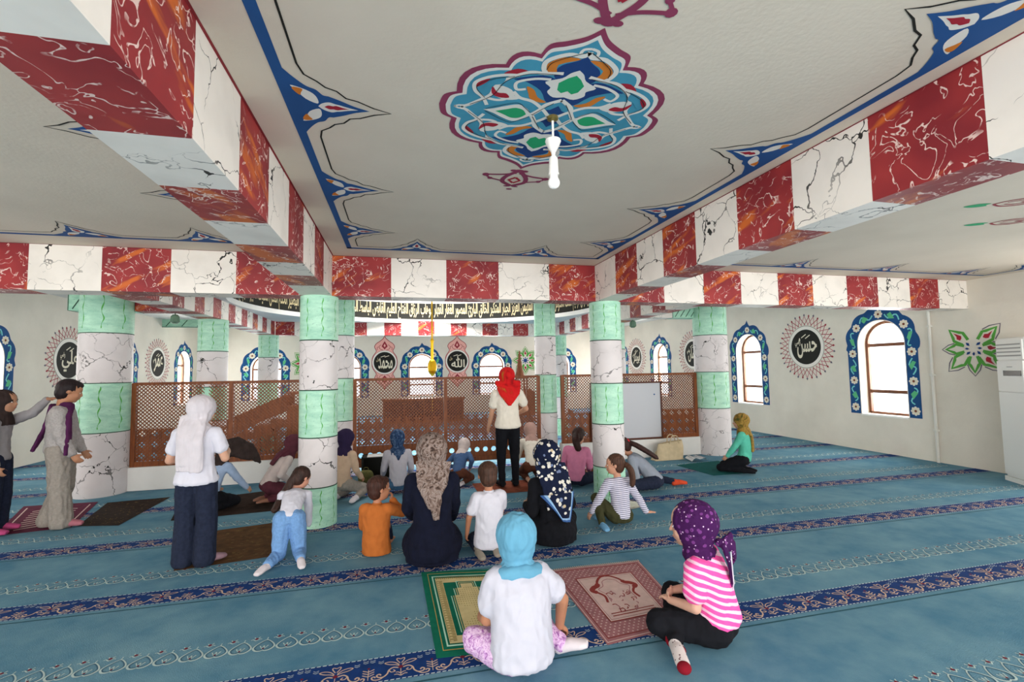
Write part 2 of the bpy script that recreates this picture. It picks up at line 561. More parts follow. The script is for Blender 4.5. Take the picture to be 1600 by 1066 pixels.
def build_floor():
    mb = MB()
    x0, x1, y0, y1 = XL - .3, XR + .3, YR - .3, YB + .3
    mb.poly([(x0, y0, 0), (x1, y0, 0), (x1, y1, 0), (x0, y1, 0)], C_BASE)
    mb.poly([(x0, y0, -.12), (x1, y0, -.12), (x1, y1, -.12), (x0, y1, -.12)], C_BASE)
    per, hp = .336, .1258
    for k in range(-3, 12):
        top = S0 + k * P_
        yb = top - BW
        near = -1 <= k <= 4
        def f(u, v, l, yb=yb):
            return (u, yb + v, .0012 + .0005 * l)
        A = Art(mb, f)
        if top > YB or yb < YR:
            continue
        A.fill([(x0, 0), (x1, 0), (x1, BW), (x0, BW)], C_BLUE)
        A.fill([(x0, -.05), (x1, -.05), (x1, -.038), (x0, -.038)], C_SEAM)
        if k <= 5:
            n = int((XR - XL) / .03)
            for i in range(n):
                x = XL + i * .03
                if k <= 3:
                    for v in (.002, BW - .008):
                        A.fill([(x, v), (x + .02, v), (x + .024, v + .007), (x + .004, v + .007)], C_WHT, 1)
            if k > 3:
                for v in (.002, BW - .008):
                    A.fill([(XL, v), (XR, v), (XR, v + .005), (XL, v + .005)], C_WHT, 1)
        m0, m1 = int((XL + .33) / per) - 1, int((XR + .33) / per) + 1
        for j in range(m0, m1 + 1):
            cx = -.33 + j * per
            if not (XL + .2 < cx < XR - .2):
                continue
            # palmette
            S = lambda pts, w, m=C_SCR, l=1, n=4: A.stroke([(cx + a, b) for a, b in spline(pts, n if near else 2)], w, m, l)
            for s in (-1, 1):
                S([(s * .008, .125), (s * .03, .15), (s * .062, .162), (s * .085, .155), (s * .06, .138), (s * .03, .13), (s * .008, .118)], .006)
                S([(s * .004, .14), (s * .02, .17), (s * .018, .185), (0, .176)], .006)
                # rising scroll towards the fleuron
                S([(s * .012, .10), (s * .04, .108), (s * .062, .09), (s * .07, .062), (s * .09, .04), (s * .115, .042), (s * .124, .058), (s * .112, .068), (s * .102, .056)], .0085)
                S([(s * .062, .09), (s * .05, .07), (s * .03, .075), (s * .04, .088)], .006)
                S([(0, .03), (s * .018, .044), (s * .034, .044)], .006)
                S([(0, .05), (s * .014, .062), (s * .026, .062)], .006)
                S([(s * .09, .04), (s * .11, .024), (s * .14, .026), (s * .15, .045), (s * .138, .052), (s * .13, .042)], .008)
                # fleuron between two palmettes
                for v in (.06, .08, .10):
                    A.stroke([(cx + s * per / 2, v), (cx + s * per / 2 - .03 * s, v + .016)], .006, C_SCR, 1)
                # loose chevrons near the far edge
                for uu in (.105, .15):
                    for v in (.158, .172) if uu < .12 else (.178, .192):
                        A.stroke([(cx + s * uu - .014, v + .008), (cx + s * uu, v), (cx + s * uu + .014, v + .008)], .0035, C_WHT, 1)
            A.disc((cx, .105), .016, C_RED, 2, 4)
            A.disc((cx + per / 2, .128), .009, C_RED, 2, 4)
            A.stroke([(cx, .12), (cx, .03)], .004, C_SCR, 1)
            A.stroke([(cx + per / 2, .03), (cx + per / 2, .118)], .004, C_SCR, 1)
        # pale chain of hearts between the blue bands
        if k > 5 or k < -2:
            continue
        yc = top + .365
        def g(u, v, l, yc=yc):
            return (u, yc + v, .0012 + .0005 * l)
        B = Art(mb, g)
        far = k > 2
        for j in range(int((XR - XL) / hp) + 1):
            cx = -1.027 + hp * (j - int((5.6) / hp))
            if not (XL + .1 < cx < XR - .1):
                continue
            q = 2 if far else 5
            hl = spline([(0, -.008), (.018, -.022), (.046, -.056), (.058, -.088), (.04, -.116), (.015, -.122), (0, -.112)], q)
            for s in (-1, 1):
                B.stroke([(cx + s * a * .97, b) for a, b in hl], .011, C_LT, 0)
                if not far:
                    B.stroke([(cx + s * a * .84, b * .9 - .006) for a, b in hl], .006, C_DK, 1)
                    B.stroke([(cx + s * .022, -.07), (cx + s * .008, -.1), (cx, -.07)], .007, C_LT, 1)
                d = cx + hp / 2
                B.stroke([(d, -.004), (d + s * .02, .014), (d + s * .03, .008)], .006, C_LT, 0)
                B.stroke([(d, .01), (d + s * .016, .036)], .006, C_LT, 0)
            B.disc((cx, -.1), .007, C_RED, 2, 5)
            B.disc((cx + hp / 2, .016), .011, C_RED, 2, 5)
            B.stroke([(cx, -.01), (cx, .02)], .005, C_LT, 0)
    tag(mb.build('floor', weld=False), kind='structure')


build_floor()

# ================================================================== CEILINGS
TL = [(0, .045), (.03, .05), (.08, .07), (.12, .11), (.135, .15)]


def border_motif(A, s, w=.27, h=.335, base=.045):
    """one spade with its flowers, at distance s along the border; local (s, t)"""
    def m(a, t):
        return (s + a * w, base + t * h)
    half = spline([(1, 0), (.78, .10), (.58, .22), (.5, .33), (.36, .40), (.34, .47)], 4) + spline([(.34, .47), (.24, .62), (.1, .8), (0, 1.)], 4)
    pts = [m(a, t) for a, t in half] + [m(-a, t) for a, t in reversed(half[:-1])]
    A.fill(pts, P_BLUE, 0)
    # white bud with red heart
    bud = spline([(0, .30), (.10, .36), (.16, .46), (.12, .54), (.10, .6), (.05, .7), (0, .84)], 4)
    A.fill([m(a, t) for a, t in bud] + [m(-a, t) for a, t in reversed(bud[1:-1])], P_WHT, 1)
    bud = spline([(0, .38), (.06, .44), (.05, .5), (.07, .55), (.03, .63), (0, .72)], 3)
    A.fill([m(a, t) for a, t in bud] + [m(-a, t) for a, t in reversed(bud[1:-1])], P_RED, 2)
    for q in (-1, 1):
        lf = [(q * .08, .3), (q * .2, .16), (q * .42, .08), (q * .56, .02), (q * .5, .16), (q * .38, .28), (q * .22, .32)]
        A.fill([m(a, t) for a, t in spline(lf, 3, True)], P_WHT, 1)
        lf = [(q * .3, .10), (q * .46, .03), (q * .52, .06), (q * .48, .16), (q * .38, .13)]
        A.fill([m(a, t) for a, t in spline(lf, 3, True)], P_ORG, 2)


def border_line(A, ss, smin, smax):
    """thin dark contour that follows the spades"""
    pts = [(smin, .11)]
    for s in ss:
        half = [(-.31, .11), (-.24, .125), (-.2, .17), (-.16, .20), (-.14, .245), (-.09, .28), (-.075, .33), (-.03, .40), (0, .48)]
        pts += [(s + a, t) for a, t in half] + [(s - a, t) for a, t in reversed(half[:-1])]
    pts.append((smax, .11))
    A.stroke(pts, .009, P_BLK, 0)


def border(mb, x0, x1, y0, y1, xs, ys, z=HC):
    """four painted border sides of one ceiling bay; xs, ys: spade centres"""
    zz = lambda l: z - .0015 - .0006 * l
    sides = [(lambda s, t, l: (x0 + t, s, zz(l)), ys, y0, y1), (lambda s, t, l: (x1 - t, s, zz(l)), ys, y0, y1),
             (lambda s, t, l: (s, y1 - t, zz(l)), xs, x0, x1), (lambda s, t, l: (s, y0 + t, zz(l)), xs, x0, x1)]
    for f, ss, a, b in sides:
        A = Art(mb, f)
        A.fill([(a, 0), (b, 0), (b, .046), (a, .046)], P_BLUE, 0)
        for s in ss:
            border_motif(A, s)
        border_line(A, ss, a + .11, b - .11)


def medallion(mb, cx, cy, z=HC):
    A0 = lambda sx, sy: Art(mb, lambda u, v, l: (cx + u * sx, cy + v * sy, z - .0015 - .0006 * l))
    # quadrant outline: cusps and lobes of the scalloped ogive
    def outline(cusps):
        out = []
        for (a, b, bul) in cusps:
            n = 7
            mx, my = (a[0] + b[0]) / 2, (a[1] + b[1]) / 2
            dx, dy = b[0] - a[0], b[1] - a[1]
            l = math.hypot(dx, dy)
            nx, ny = dy / l, -dx / l
            if nx * mx + ny * my < 0:
                nx, ny = -nx, -ny
            for i in range(n):
                t = i / n
                k = 4 * t * (1 - t) * bul
                out.append((a[0] + dx * t + nx * k, a[1] + dy * t + ny * k))
        return out
    def quad(k):
        # k scales the whole outline
        c0, c1, c2, c3 = (0, .625 * k - (1 - k) * .06), (.19 * k, .435 * k), (.315 * k, .345 * k), (.492 * k, .115 * k)
        q = spline([c0, (.045 * k, .57 * k), (.11 * k, .53 * k), (.17 * k, .5 * k), c1], 5)[:-1]
        q += outline([(c1, c2, .045 * k), (c2, c3, .075 * k)])
        q += spline([c3, (.545 * k, .08 * k), (.562 * k, 0)], 5)
        return q
    def full(k):
        q = quad(k)
        r = q + [(a, -b) for a, b in reversed(q[:-1])]
        return r + [(-a, -b) for a, b in q[1:]] + [(-a, b) for a, b in reversed(q[1:-1])]
    A = A0(1, 1)
    A.fill(full(1.), P_MAR, 0)
    A.fill(full(.945), P_WHT, 1)
    A.fill(full(.905), P_TEAL, 2)
    for sx in (1, -1):
        for sy in (1, -1):
            B = A0(sx, sy)
            # navy body, upper lobe
            B.fill(spline([(0, .47), (.03, .43), (.085, .39), (.10, .34), (.085, .3), (.03, .27), (0, .27)], 3), P_NAVY, 3)
            B.fill(spline([(0, .30), (.06, .29), (.14, .31), (.26, .26), (.2, .25), (.12, .2), (.07, .12), (.02, .13), (0, .15)], 3), P_NAVY, 3)
            B.fill([(0, .1), (.03, .06), (.06, .05), (.03, .03), (0, .02)], P_NAVY, 3)
            B.fill(spline([(.02, .44), (.09, .44), (.145, .39), (.14, .34), (.09, .33), (.1, .39)], 3, True), P_ORG, 3)
            B.fill(spline([(.07, .12), (.12, .15), (.15, .2), (.19, .22), (.17, .17), (.15, .13), (.1, .11)], 3, True), P_ORG, 4)
            # lilies: white petals, green hearts
            B.fill(spline([(0, .375), (.03, .35), (.055, .31), (.12, .27), (.085, .235), (.09, .2), (.05, .165), (.0, .175)], 3), P_WHT, 5)
            B.fill([(0, .34), (.03, .315), (.06, .275), (.05, .225), (.025, .205), (0, .225)], P_GRN, 6)
            lily = spline([(.11, 0), (.14, .045), (.19, .075), (.25, .05), (.30, .02), (.35, 0)], 4)
            B.fill(lily + [(.11, 0)], P_WHT, 5)
            lily = spline([(.135, 0), (.16, .035), (.2, .045), (.24, .025), (.29, 0)], 4)
            B.fill(lily + [(.135, 0)], P_GRN, 6)
            W = lambda pts, w=.022, l=4: B.stroke(spline(pts, 5), w, P_WHT, l)
            D = lambda pts, l=7: B.stroke(spline(pts, 4), .0035, P_BLK, l)
            W([(0, .49), (.02, .46), (.08, .46), (.15, .41), (.155, .36), (.13, .32)])
            W([(.0, .51), (.03, .5), (.035, .475), (.015, .47)], .014)
            W([(.06, .34), (.14, .325), (.2, .32), (.26, .28), (.3, .24), (.33, .18), (.34, .12), (.4, .05), (.43, .02), (.46, 0)], .02)
            W([(.1, .29), (.17, .28), (.24, .24), (.23, .19), (.19, .2)], .016)
            W([(.0, .15), (.06, .1), (.08, .05), (.11, .0)], .024)
            W([(.02, .0), (.06, .05), (.13, .11), (.2, .13), (.24, .17)], .02)
            W([(.24, .29), (.3, .28), (.37, .25), (.42, .2), (.41, .14), (.37, .1), (.34, .04)], .018)
            W([(.37, .1), (.3, .09), (.26, .11), (.25, .15), (.28, .16)], .018)
            B.fill(spline([(.31, .2), (.25, .18), (.23, .14), (.2, .12), (.25, .1), (.3, .11), (.33, .14)], 3, True), P_WHT, 3)
            B.fill(spline([(.34, .19), (.31, .15), (.27, .15), (.25, .12), (.3, .115), (.335, .14)], 3, True), P_RED, 5)
            B.fill(spline([(.21, .32), (.26, .33), (.31, .29), (.28, .28)], 3, True), P_RED, 3)
            B.fill(spline([(.36, .24), (.41, .21), (.42, .16), (.38, .2)], 3, True), P_RED, 3)
            B.fill(spline([(.30, .27), (.36, .22), (.38, .16), (.34, .2), (.3, .22)], 3, True), P_TEAL, 5)
            B.stroke([(.42, .02), (.47, .012), (.49, 0)], .012, P_WHT, 4)
            D([(.008, .49), (.07, .45), (.13, .4), (.14, .35)])
            D([(.07, .33), (.2, .31), (.29, .24), (.33, .12), (.42, .03)])
            D([(.03, .12), (.07, .06), (.1, .01)])
            D([(.26, .28), (.36, .235), (.41, .17), (.36, .1)])
            D([(.12, .02), (.16, .06), (.2, .088), (.27, .055), (.34, .01)])
    # knots and tassels at both tips
    for sy in (1, -1):
        B = A0(1, sy)
        k = 1. if sy > 0 else 1.15
        B.disc((0, .655), .032, P_MAR, 1, 14, .022)
        for s in (-1, 1):
            B.disc((s * .035, .655), .024, P_MAR, 1, 12, .016)
            B.stroke(spline([(s * .006, .66), (s * .03, .69), (s * .07, .76), (s * .075, .83), (s * .03, .875), (0, .9)], 5), .032, P_MAR, 1)
            B.stroke(spline([(s * .01, .69), (s * .08, .72), (s * .15, .735), (s * .2, .74)], 5), [.02] * 15 + [.03], P_MAR, 1)
            B.stroke(spline([(s * .07, .83), (s * .12, .81), (s * .16, .795), (s * .2, .755)], 5), .016, P_MAR, 1)
            B.disc((s * .2, .745), .024, P_MAR, 1, 10)
            B.disc((s * .165, .795), .018, P_MAR, 1, 10)
            B.disc((s * .03, .905), .022, P_MAR, 1, 8, .012)
            B.stroke([(0, .755), (s * .038, .80), (0, .845)], .02, P_RED, 2)
        B.disc((0, .955), .022, P_MAR, 1, 10, .014)


def build_ceiling():
    mb = MB()
    # plaster slab over the front bays
    mb.box((XL - .3, YR - .3, HC), (XR + .3, 5.6, HC + .25), M_CEIL)
    border(mb, -.52, 2.24, -2.3, 4.97, [.17 - .62 * 0, 1.46], [-1.86, -.84, .19, 1.22, 2.30, 3.33, 4.33])
    border(mb, XL + .15, -1.27, -2.3, 4.97, [-5.3, -3.95, -2.72, -1.75], [-1.77, -.86, .05, .96, 1.87, 2.78, 3.69])
    border(mb, 2.81, XR - .2, -2.3, 4.97, [3.45, 4.85, 6.25, 7.65], [-1.86, -.84, .19, 1.22, 2.30, 3.33, 4.33])
    medallion(mb, .745, 2.16)
    for cx, cy, ang in ((4.72, 2.62, -.5), (5.32, 3.0, -.5)):
        ca, sa = math.cos(ang), math.sin(ang)
        B = Art(mb, lambda u, v, l: (cx + u * ca - v * sa, cy + u * sa + v * ca, HC - .0015 - .0006 * l))
        B.fill(spline([(-.3, 0), (-.22, .045), (-.13, .03), (-.15, 0), (-.13, -.03), (-.22, -.045)], 3, True), P_GRN, 1)
        for s in (-1, 1):
            B.stroke(spline([(-.1, 0), (-.02, s * .07), (.1, s * .085), (.2, s * .04), (.3, s * .06)], 5), .02, P_CRIM, 1)
            B.stroke(spline([(-.02, s * .02), (.06, s * .045), (.14, s * .02), (.08, 0)], 5), .014, P_CRIM, 2)
    medallion(mb, 6.6, 1.2)
    medallion(mb, -3.9, 2.16)
    # thin red lines where ceiling meets beams
    for x in (-.7066, -1.0219, 2.3448, 2.6295):
        s = .012 if x in (-.7066, 2.6295) else -.012
        mb.poly([(x, YR, HC - .001), (x + s, YR, HC - .001), (x + s, 5.3, HC - .001), (x, 5.3, HC - .001)], M_REDLINE)
    mb.poly([(XL, 5.296, HC - .0012), (XR, 5.296, HC - .0012), (XR, 5.308, HC - .0012), (XL, 5.308, HC - .0012)], M_REDLINE)
    tag(mb.build('ceiling', weld=False), kind='structure')

    # higher ceiling of the aisles with the round opening of the dome
    cx, cy, rx, ry = .55, 8.2, 3.1, 2.72
    mb = MB()
    z = 3.22
    mb.box((XL - .3, 5.6, z), (-2.9, YB + .3, z + .2), M_SOFF)
    mb.box((4.0, 5.6, z), (XR + .3, YB + .3, z + .2), M_SOFF)
    mb.box((-2.9, 11.2, z), (4.0, YB + .3, z + .2), M_SOFF)
    n = 96
    x0, x1, y0, y1 = -2.62, 3.72, 5.5, 10.92
    zs = 2.715
    for i in range(n):
        a0, a1 = 2 * PI * i / n, 2 * PI * (i + 1) / n
        def rim(a):
            c, s = math.cos(a), math.sin(a)
            k = min(((x1 if c > 0 else x0) - cx) / c if abs(c) > 1e-6 else 1e9, ((y1 if s > 0 else y0) - cy) / s if abs(s) > 1e-6 else 1e9)
            return (cx + c * k, cy + s * k, zs)
        e = lambda a, zz, g=0.: (cx + (rx + g) * math.cos(a), cy + (ry + g) * math.sin(a), zz)
        mb.poly([e(a0, zs), e(a1, zs), rim(a1), rim(a0)], M_SOFF)
        mb.poly([e(a0, zs), e(a1, zs), e(a1, 2.80), e(a0, 2.80)], M_SOFF)
        mb.poly([e(a0, 2.80), e(a1, 2.80), e(a1, 2.80, .06), e(a0, 2.80, .06)], M_SOFF)
        mb.poly([e(a0, 3.22, .06), e(a1, 3.22, .06), e(a1, 3.9, .06), e(a0, 3.9, .06)], M_SOFF)
        # dome shell
        for j in range(6):
            t0, t1 = PI / 2 * j / 6, PI / 2 * (j + 1) / 6
            d = lambda a, t: (cx + (rx + .06) * math.cos(a) * math.cos(t), cy + (ry + .06) * math.sin(a) * math.cos(t), 3.9 + 2.4 * math.sin(t))
            mb.poly([d(a0, t0), d(a1, t0), d(a1, t1), d(a0, t1)], M_SOFF)
    # outer collar closes the gap between soffit and aisle ceiling
    mb.box((-2.9, 5.5, 3.21), (4.0, 5.66, 3.42), M_SOFF)
    o = tag(mb.build('ceiling.001', weld=False), kind='structure')
    # calligraphy band on the inside of the ring
    mb = MB()
    for i in range(n):
        a0, a1 = 2 * PI * i / n, 2 * PI * (i + 1) / n
        e = lambda a, zz: (cx + (rx + .055) * math.cos(a), cy + (ry + .055) * math.sin(a), zz)
        mb.poly([e(a0, 2.80), e(a1, 2.80), e(a1, 3.18), e(a0, 3.18)], P_BLK)
        mb.poly([e(a0, 3.18), e(a1, 3.18), e(a1, 3.24), e(a0, 3.24)], M_SOFF)
    txt = 'الاول الاخر الظاهر الباطن الوالي الرحيم الملك القدوس السلام المؤمن المهيمن العزيز الجبار المتكبر الخالق البارئ المصور الغفار القهار الوهاب الرزاق الفتاح العليم القابض الباسط الخافض الرافع المعز المذل السميع البصير الحكم العدل اللطيف الخبير الحليم العظيم الغفور الشكور'
    txt = txt.replace('ؤ', 'و')
    vs, fs, asp = text_mesh(shape_ar(txt), .016)
    # runs right to left as read from inside: spread over the far half of the ring
    A0_, A1_ = math.radians(188), math.radians(-8)
    tv = []
    for u, v in vs:
        a = A0_ + (A1_ - A0_) * u
        zz = 2.775 + .43 * v
        # stretch small letters so that they fill the band
        tv.append((cx + (rx + .049) * math.cos(a), cy + (ry + .049) * math.sin(a), zz))
    for f in fs:
        mb.poly([tv[i] for i in f], P_GOLDT)
    b = mb.build('calligraphy_band', o, weld=False)
    b['label'] = 'black band of pale gold Arabic calligraphy'


build_ceiling()


# ================================================================== BEAMS
def beam(n, axis, a, b, lo, hi, bounds, first, lip=None):
    """axis 'x' or 'y': beam running along that axis from a to b, cross-section lo..hi; bounds: block limits; first: 0 red, 1 white"""
    mb = MB()
    cuts = [a] + [c for c in bounds if a < c < b] + [b]
    k = first
    for c0, c1 in zip(cuts, cuts[1:]):
        m = MW if k % 2 else MR
        if axis == 'x':
            mb.box((c0, lo[0], lo[1]), (c1, hi[0], hi[1]), m, ('x0', 'x1') if c0 != a and c1 != b else (() if len(cuts) < 3 else ('x1',) if c0 == a else ('x0',)))
        else:
            mb.box((lo[0], c0, lo[1]), (hi[0], c1, hi[1]), m, ('y0', 'y1') if c0 != a and c1 != b else (() if len(cuts) < 3 else ('y1',) if c0 == a else ('y0',)))
        k += 1
    return tag(mb.build('trim_%d' % n, weld=False), kind='structure')


TB = [-5.77, -5.18, -4.59, -4.0, -3.41, -2.82, -2.23, -1.64, -.70, -.09, .52, 1.13, 1.75, 2.37, 3.29, 3.87, 4.44, 5.03, 5.61, 6.20, 6.76, 7.36, 7.92]
# colours follow the photograph: left of -3.41 red, then alternating; both sides of each long beam are red
beam(1, 'x', XL, -.86, (5.308, HB), (5.59, HC + .02), [b for b in TB if b < -1], 0)
beam(2, 'x', -.86, 2.5, (5.308, HB), (5.59, HC + .02), [-.09, .52, 1.13, 1.75], 0)
beam(3, 'x', 2.5, XR, (5.308, HB), (5.59, HC + .02), [b for b in TB if b > 3], 0)
LB = [1.328 + .485 * i for i in range(-8, 9)]
beam(4, 'y', YR, 5.308, (-1.0219, HB), (-.7066, HC + .02), [y for y in LB if YR < y < 5.2], 0 if len([y for y in LB if YR < y < 1.3]) % 2 else 1)
RB = [1.353 + .485 * i for i in range(-8, 9)]
beam(5, 'y', YR, 5.308, (2.3448, HB), (2.6295, HC + .02), [y for y in RB if YR < y < 5.2], 0 if len([y for y in RB if YR < y < 1.3]) % 2 else 1)
SB = [5.94 + .31 * i for i in range(0, 17)]
beam(6, 'y', 5.59, 10.9, (-2.9, HB), (-2.6, 2.76), SB, 0)
beam(7, 'y', 5.59, 10.9, (3.7, HB), (4.0, 2.76), [5.6 + .352 * i for i in range(1, 15)], 1)
BBx = [-.71 + .3745 * i for i in range(-5, 12)]
beam(8, 'x', -2.9, 4.0, (10.9, HB), (11.2, 2.76), BBx, 1)
# walls above the inner beams carry the aisle ceiling
mb = MB()
mb.box((-2.9, 5.6, 2.76), (-2.66, 11.2, 3.22), M_SOFF)
mb.box((3.76, 5.6, 2.76), (4.0, 11.2, 3.22), M_SOFF)
mb.box((-2.66, 11.0, 2.76), (3.76, 11.2, 3.22), M_SOFF)
tag(mb.build('trim_9', weld=False), kind='structure')
# beams on the line of the thick columns, green at the ends
def side_lintel(n, x0, x1, cuts, mats, y0=7.74, y1=8.0, z0=2.53, z1=3.22):
    mb = MB()
    cc = [x0] + cuts + [x1]
    for (a, b), m in zip(zip(cc, cc[1:]), mats):
        mb.box((a, y0, z0), (b, y1, z1), m)
        mb.box((a + .004, y0 - .003, z0 - .004), (a + .012, y1, z1), M_LINE)
    if mats[0] is MGF:
        for k in range(3):
            mb.bar((x0 + .06 + k * .1, y0 - .003, z0 + .02), (x0 + .14 + k * .1, y0 - .003, z0 + .16), .012, .004, M_LINE, (0, 1, 0))
    if mats[-1] is MGF:
        for k in range(4):
            mb.bar((cc[-2] + .06 + k * .11, y0 - .003, z0 + .02), (cc[-2] + .16 + k * .11, y0 - .003, z0 + .16), .012, .004, M_LINE, (0, 1, 0))
    return tag(mb.build('trim_%d' % n, weld=False), kind='structure')


side_lintel(10, -4.5, -2.9, [-3.7, -3.25], [MGF, MR, MW])
side_lintel(11, 4.0, 5.5, [4.4, 4.95], [MR, MW, MGF])
mb = MB()
mb.box((XL, 15.4, 3.0), (-2.9, 15.6, 3.22), MGF)
for k in range(9):
    x = XL + .1 + k * .4
    mb.bar((x, 15.395, 3.02), (x + .14, 15.395, 3.2), .02, .004, M_LINE, (0, 1, 0))
mb.box((XL, 15.39, 2.99), (-2.9, 15.4, 3.005), M_LINE)
tag(mb.build('trim_12', weld=False), kind='structure')
# tie beam over the middle columns, above the sight line
mb = MB()
mb.box((-2.9, 7.86, 2.8), (4.0, 8.04, 3.0), M_SOFF)
tag(mb.build('trim_13', weld=False), kind='structure')


# ================================================================== COLUMNS
def column(x, y, r, zs, label, group):
    mb = MB()
    for k, (a, b) in enumerate(zip(zs, zs[1:])):
        m = MG if k % 2 == 0 else MWC
        mb.lathe([(r, b), (r, a)], m, 40) if False else None
        n = 44
        for i in range(n):
            a0, a1 = 2 * PI * i / n, 2 * PI * (i + 1) / n
            c = [(r * math.cos(a0), r * math.sin(a0)), (r * math.cos(a1), r * math.sin(a1))]
            mb.poly([(*c[0], b), (*c[1], b), (*c[1], a), (*c[0], a)], m, [(i / n, 0), ((i + 1) / n, 0), ((i + 1) / n, 1), (i / n, 1)])
    o = mb.mesh('column', True)
    c = link('column', o, None, (x, y, 0))
    tag(c, label, 'column', group)
    for z in zs[1:-1]:
        q = MB()
        q.lathe([(r, z - .006), (r + .0025, z - .005), (r + .0025, z + .005), (r, z + .006)], M_LINE, 44)
        q.build('band_line', c, smooth=True)
    return c


SL = [HB, 1.95, 1.42, .925, .41, 0]
TK = [2.8, 2.19, 1.51, .845, 0]
column(-.8527, 5.45, .195, SL, 'slim painted column at the left front corner of the bay, beside the crawling girl', 'slim front columns')
column(2.5286, 5.45, .195, SL, 'slim painted column at the right front corner, in front of the whiteboard edge', 'slim front columns')
column(-3.983, 7.67, .2994, [2.98] + TK[1:], 'thick green and white column at the left end of the lattice screen', 'thick columns')
column(5.703, 7.70, .2994, [2.98] + TK[1:], 'thick green and white column at the right end of the lattice screen', 'thick columns')
column(-.9036, 7.95, .195, TK, 'slim column just behind the left front column, at the opening of the screen', 'slim middle columns')
column(2.536, 8.0, .19, TK, 'slim column at the end of the screen, right of the standing woman in red scarf', 'slim middle columns')
column(-2.75, 7.95, .2, SL, 'column under the left side beam, behind the lattice screen', 'columns of the main hall')
column(-2.75, 11.05, .2, SL, 'farthest column on the left, under the corner of the back beam', 'columns of the main hall')
column(3.85, 11.05, .2, SL, 'farthest column on the right, under the corner of the back beam', 'columns of the main hall')
column(3.85, 7.95, .2, SL, 'column under the right side beam, half hidden by the slim front column', 'columns of the main hall')


# ================================================================== WALLS WITH ARCHED OPENINGS
def arch(cx, w, z0, zs, n=14):
    r = w / 2
    return [(cx - r, z0), (cx - r, zs)] + [(cx - r * math.cos(PI * i / n), zs + r * math.sin(PI * i / n)) for i in range(1, n)] + [(cx + r, zs), (cx + r, z0)]


def wall(name, u0, u1, z1, holes, tomap, thick, m):
    c = bpy.data.curves.new(name, 'CURVE')
    c.dimensions = '2D'
    c.fill_mode = 'BOTH'
    c.extrude = thick / 2
    for pts in [[(u0, 0), (u1, 0), (u1, z1), (u0, z1)]] + holes:
        s = c.splines.new('POLY')
        s.points.add(len(pts) - 1)
        for p, q in zip(s.points, pts):
            p.co = (q[0], q[1], 0, 1)
        s.use_cyclic_u = True
    o = bpy.data.objects.new(name, c)
    COL.objects.link(o)
    bpy.context.view_layer.update()
    me = bpy.data.meshes.new_from_object(o.evaluated_get(bpy.context.evaluated_depsgraph_get()))
    bpy.data.objects.remove(o)
    for v in me.vertices:
        v.co = tomap(v.co.x, v.co.y, v.co.z + thick / 2)
    me.materials.clear()
    me.materials.append(m)
    me.name = name
    me.update()
    return tag(link(name, me), kind='structure')


mapR = lambda u, z, d=0.: (XR + d, u, z)          # d goes outwards
mapL = lambda u, z, d=0.: (XL - d, u, z)
mapB = lambda u, z, d=0.: (u, YB + d, z)
WZ0, WZS, WW = .68, 1.98, .84
BW_W, BW_ZS = .98, 1.78
wR = wall('wall_right', YR, YB, 3.42, [arch(y, WW, WZ0, WZS) for y in RIGHT_WIN_Y], lambda a, b, c: mapR(a, b, c), .3, M_WALL)
wL = wall('wall_left', YR, YB, 3.42, [arch(y, WW, WZ0, WZS - .05) for y in LEFT_WIN_Y], lambda a, b, c: mapL(a, b, c), .3, M_WALL)
wB = wall('wall_back', XL - .3, XR + .3, 3.42, [arch(x, BW_W, WZ0, BW_ZS) for x in BACK_WIN_X], lambda a, b, c: mapB(a, b, c), .3, M_WALL)
wF = wall('wall_front', XL - .3, XR + .3, HC + .2, [[(x - 1.25, .25), (x - 1.25, 2.7), (x + 1.25, 2.7), (x + 1.25, .25)] for x in (-4.9, -1.9, 1.1, 4.1, 7.0)],
          lambda a, b, c: (a, YR - c, b), .25, M_WALL)

M_GLASS, _nt, _b = newmat('window_glass', (255, 255, 255), .02, 0, .5)
_t = N(_nt, 'BsdfTransparent')
_g = N(_nt, 'BsdfGlossy', {'Roughness': .02})
_m = N(_nt, 'MixShader', {0: .05, 1: _t.outputs[0], 2: _g.outputs[0]})
_nt.links.new(_m.outputs[0], _nt.nodes['Material Output'].inputs['Surface'])
wcount = [0]


